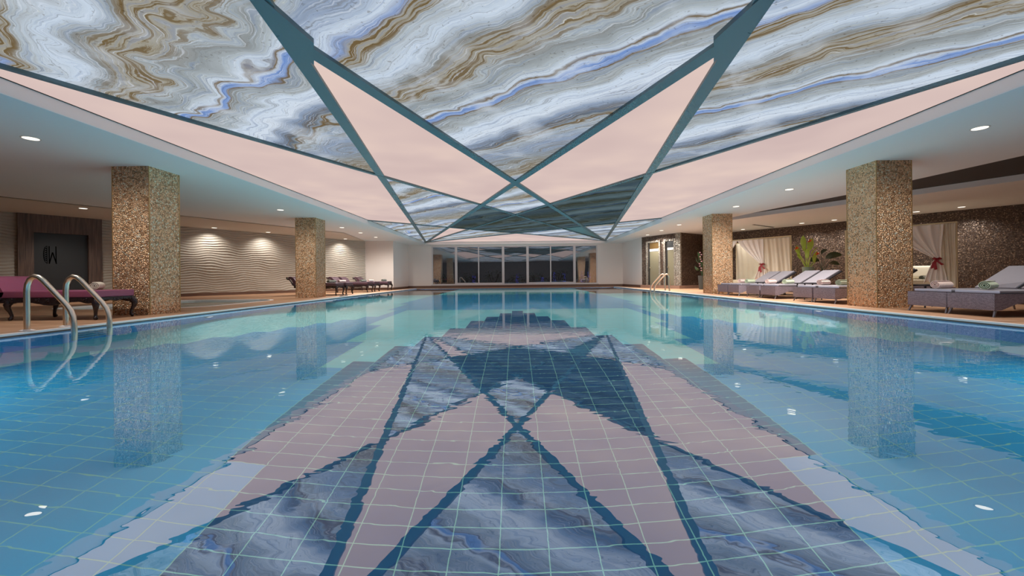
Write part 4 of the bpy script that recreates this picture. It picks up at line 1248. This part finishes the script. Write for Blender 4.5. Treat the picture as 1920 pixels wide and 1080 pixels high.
towel('moss', 13.0, 12.75, 0.421, 0.5, 'sage rolled towel on the daybed under the right canopy', 'rolled towels on the daybeds', 0.95)

# ---------------------------------------------------------------- plants
def leaf_blade(mb, base, tip, width, bend, twist=0.0, n=9):
    base = Vector(base); tip = Vector(tip); d = tip - base
    side = d.cross(Vector((0.55, 0.78, 0.30))).normalized()
    side = (Matrix.Rotation(twist, 3, d.normalized()) @ side)
    nr = side.cross(d).normalized()
    prev = None
    for k in range(n + 1):
        t = k / n
        c = base + d * t + nr * bend * math.sin(math.pi * t)
        wd_ = width * (math.sin(math.pi * min(1, t * 0.94 + 0.05)) ** 0.7) * 0.5
        L_, C_, R_ = mb.bm.verts.new(c - side * wd_ + nr * wd_ * 0.25), mb.bm.verts.new(c), mb.bm.verts.new(c + side * wd_ + nr * wd_ * 0.25)
        if prev:
            mb.bm.faces.new((prev[0], L_, C_, prev[1])); mb.bm.faces.new((prev[1], C_, R_, prev[2]))
        prev = (L_, C_, R_)
pl = tag(empty('canna_plant', (10.02, 13.7, 0)), 'bright green plant with orange flowers in a tall sage pot beside the cream curtain', 'potted plant')
pt = MB().lathe([(0.13, 0.0), (0.14, 0.02), (0.175, 0.86), (0.18, 0.88), (0.165, 0.88), (0.16, 0.83)], 28).build('pot', M['pot'], pl, smooth=True)
MB().lathe([(0.158, 0.82), (0.158, 0.835)], 20).build('soil', M['soil'], pt)
LV = [((-0.02, 0, 0.85), (-0.16, -0.05, 1.52), (-0.20, -0.05, 1.95), 0.17, 0.2), ((0.02, 0, 0.85), (0.05, 0.0, 1.45), (0.12, -0.02, 1.86), 0.19, 0.1),
      ((-0.04, 0.02, 0.85), (-0.28, 0.0, 1.30), (-0.40, -0.02, 1.62), 0.14, 0.5), ((0.0, -0.03, 0.85), (-0.10, -0.1, 1.18), (-0.12, -0.12, 1.50), 0.13, 0.0),
      ((0.06, 0, 0.85), (0.20, -0.02, 1.02), (0.27, -0.06, 1.42), 0.15, 0.6), ((0.02, 0.03, 0.85), (0.14, 0.05, 1.25), (0.36, 0.02, 1.56), 0.09, 0.9),
      ((-0.05, 0.02, 0.85), (-0.22, 0.05, 1.15), (-0.30, 0.02, 1.46), 0.11, 0.8), ((0.0, 0.05, 0.85), (-0.02, 0.1, 1.4), (-0.08, 0.08, 1.72), 0.13, 0.4)]
for b, mdl, tip, wdt, tws in LV:
    mb = MB(); mb.tube([b, ((b[0] + mdl[0]) / 2 - 0.01, (b[1] + mdl[1]) / 2, (b[2] + mdl[2]) / 2), mdl], [0.012, 0.010, 0.007], 6)
    leaf_blade(mb, mdl, tip, wdt, 0.04, tws)
    mb.build('leaf', M['leaf'], pl, smooth=True, angle=80)
for q in ((-0.42, -0.04, 1.50), (0.24, -0.10, 1.30), (0.02, -0.05, 1.74)):
    mb = MB()
    for k in range(6):
        a = k * 1.05
        leaf_blade(mb, q, (q[0] + 0.07 * math.cos(a), q[1] + 0.04 * math.sin(a), q[2] + 0.05 + 0.05 * math.sin(a * 1.7)), 0.045, 0.01, a, 4)
    mb.build('flower', M['flower'], pl, smooth=True, angle=80)
    mb = MB(); mb.tube([(0.02, 0, 0.84), (q[0] * 0.5, q[1] * 0.5, (0.84 + q[2]) / 2), q], [0.008, 0.006, 0.005], 5); mb.build('flower_stem', M['leaf'], pl, smooth=True)
p2 = tag(empty('dark_leaved_plant', (10.85, 14.15, 0)), 'dark broad leaved plant in a charcoal pot behind the orange flowering plant', 'potted plant')
pt2 = MB().lathe([(0.16, 0.0), (0.20, 0.70), (0.205, 0.72), (0.185, 0.72), (0.18, 0.68)], 24).build('pot', M['darkpot'], p2, smooth=True)
MB().lathe([(0.178, 0.66), (0.178, 0.68)], 20).build('soil', M['soil'], pt2)
for b, mdl, tip, wdt, tws in (((0, 0, 0.7), (0.12, 0, 1.22), (0.62, -0.1, 1.30), 0.26, 0.2), ((0, 0, 0.7), (0.05, 0.1, 1.3), (0.30, 0.15, 1.5), 0.2, 0.7), ((0, 0, 0.7), (-0.15, -0.05, 1.1), (-0.5, -0.1, 1.15), 0.2, 0.1), ((0, 0, 0.7), (0.15, -0.1, 1.0), (0.45, -0.2, 0.95), 0.18, 0.4)):
    mb = MB(); mb.tube([b, mdl], [0.012, 0.007], 6); leaf_blade(mb, mdl, tip, wdt, 0.06, tws); mb.build('leaf', M['leaf_dark'], p2, smooth=True, angle=80)
p3 = tag(empty('orchid_plant', (8.95, 17.6, 0)), 'dark plant with pale blossoms standing behind the far right column', 'potted plant')
p3.location = (8.35, 17.9, 0)
pt3 = MB().lathe([(0.14, 0.0), (0.18, 0.60), (0.185, 0.62), (0.165, 0.62), (0.16, 0.58)], 24).build('pot', M['darkpot'], p3, smooth=True)
MB().lathe([(0.158, 0.56), (0.158, 0.58)], 20).build('soil', M['soil'], pt3)
r_ = random.Random(3)
for k in range(12):
    a = k * 0.52; h = 1.0 + 0.8 * r_.random()
    mb = MB(); m1 = (0.12 * math.cos(a), 0.12 * math.sin(a), 0.6 + (h - 0.6) * 0.6)
    mb.tube([(0, 0, 0.58), m1], [0.010, 0.006], 5); leaf_blade(mb, m1, (0.30 * math.cos(a), 0.30 * math.sin(a), h), 0.12, 0.05, a); mb.build('leaf', M['leaf_dark'], p3, smooth=True, angle=80)
M['blossom'] = plain('pale_blossom', (208, 160, 172), 0.7)
for k in range(9):
    q = (-0.18 + r_.uniform(-0.08, 0.10), -0.15 + r_.uniform(-0.1, 0.1), 0.85 + 0.1 * k)
    mb = MB()
    for j in range(5):
        a = j * 1.256
        leaf_blade(mb, q, (q[0] + 0.04 * math.cos(a), q[1] - 0.01, q[2] + 0.04 * math.sin(a)), 0.03, 0.005, a, 3)
    mb.build('blossom', M['blossom'], p3)

# slippers by the far left column
for i, (x, y) in enumerate(((-6.25, 14.35), (-6.12, 14.38))):
    t = tag(empty('slipper', (x, y, 0)), 'small dark slipper by the far left column, %s one of the pair' % ('left' if i == 0 else 'right'), 'slipper', 'pair of slippers')
    mb = MB(); rounded_box(mb, -0.04, 0.04, -0.11, 0.11, 0.0, 0.02, 0.008); mb.build('sole', M['frame'], t, smooth=True)
    mb = MB(); mb.tube([(-0.04, 0.03, 0.015), (-0.02, 0.035, 0.05), (0.02, 0.035, 0.05), (0.04, 0.03, 0.015)], 0.012, 6); mb.build('strap', M['frame'], t, smooth=True)
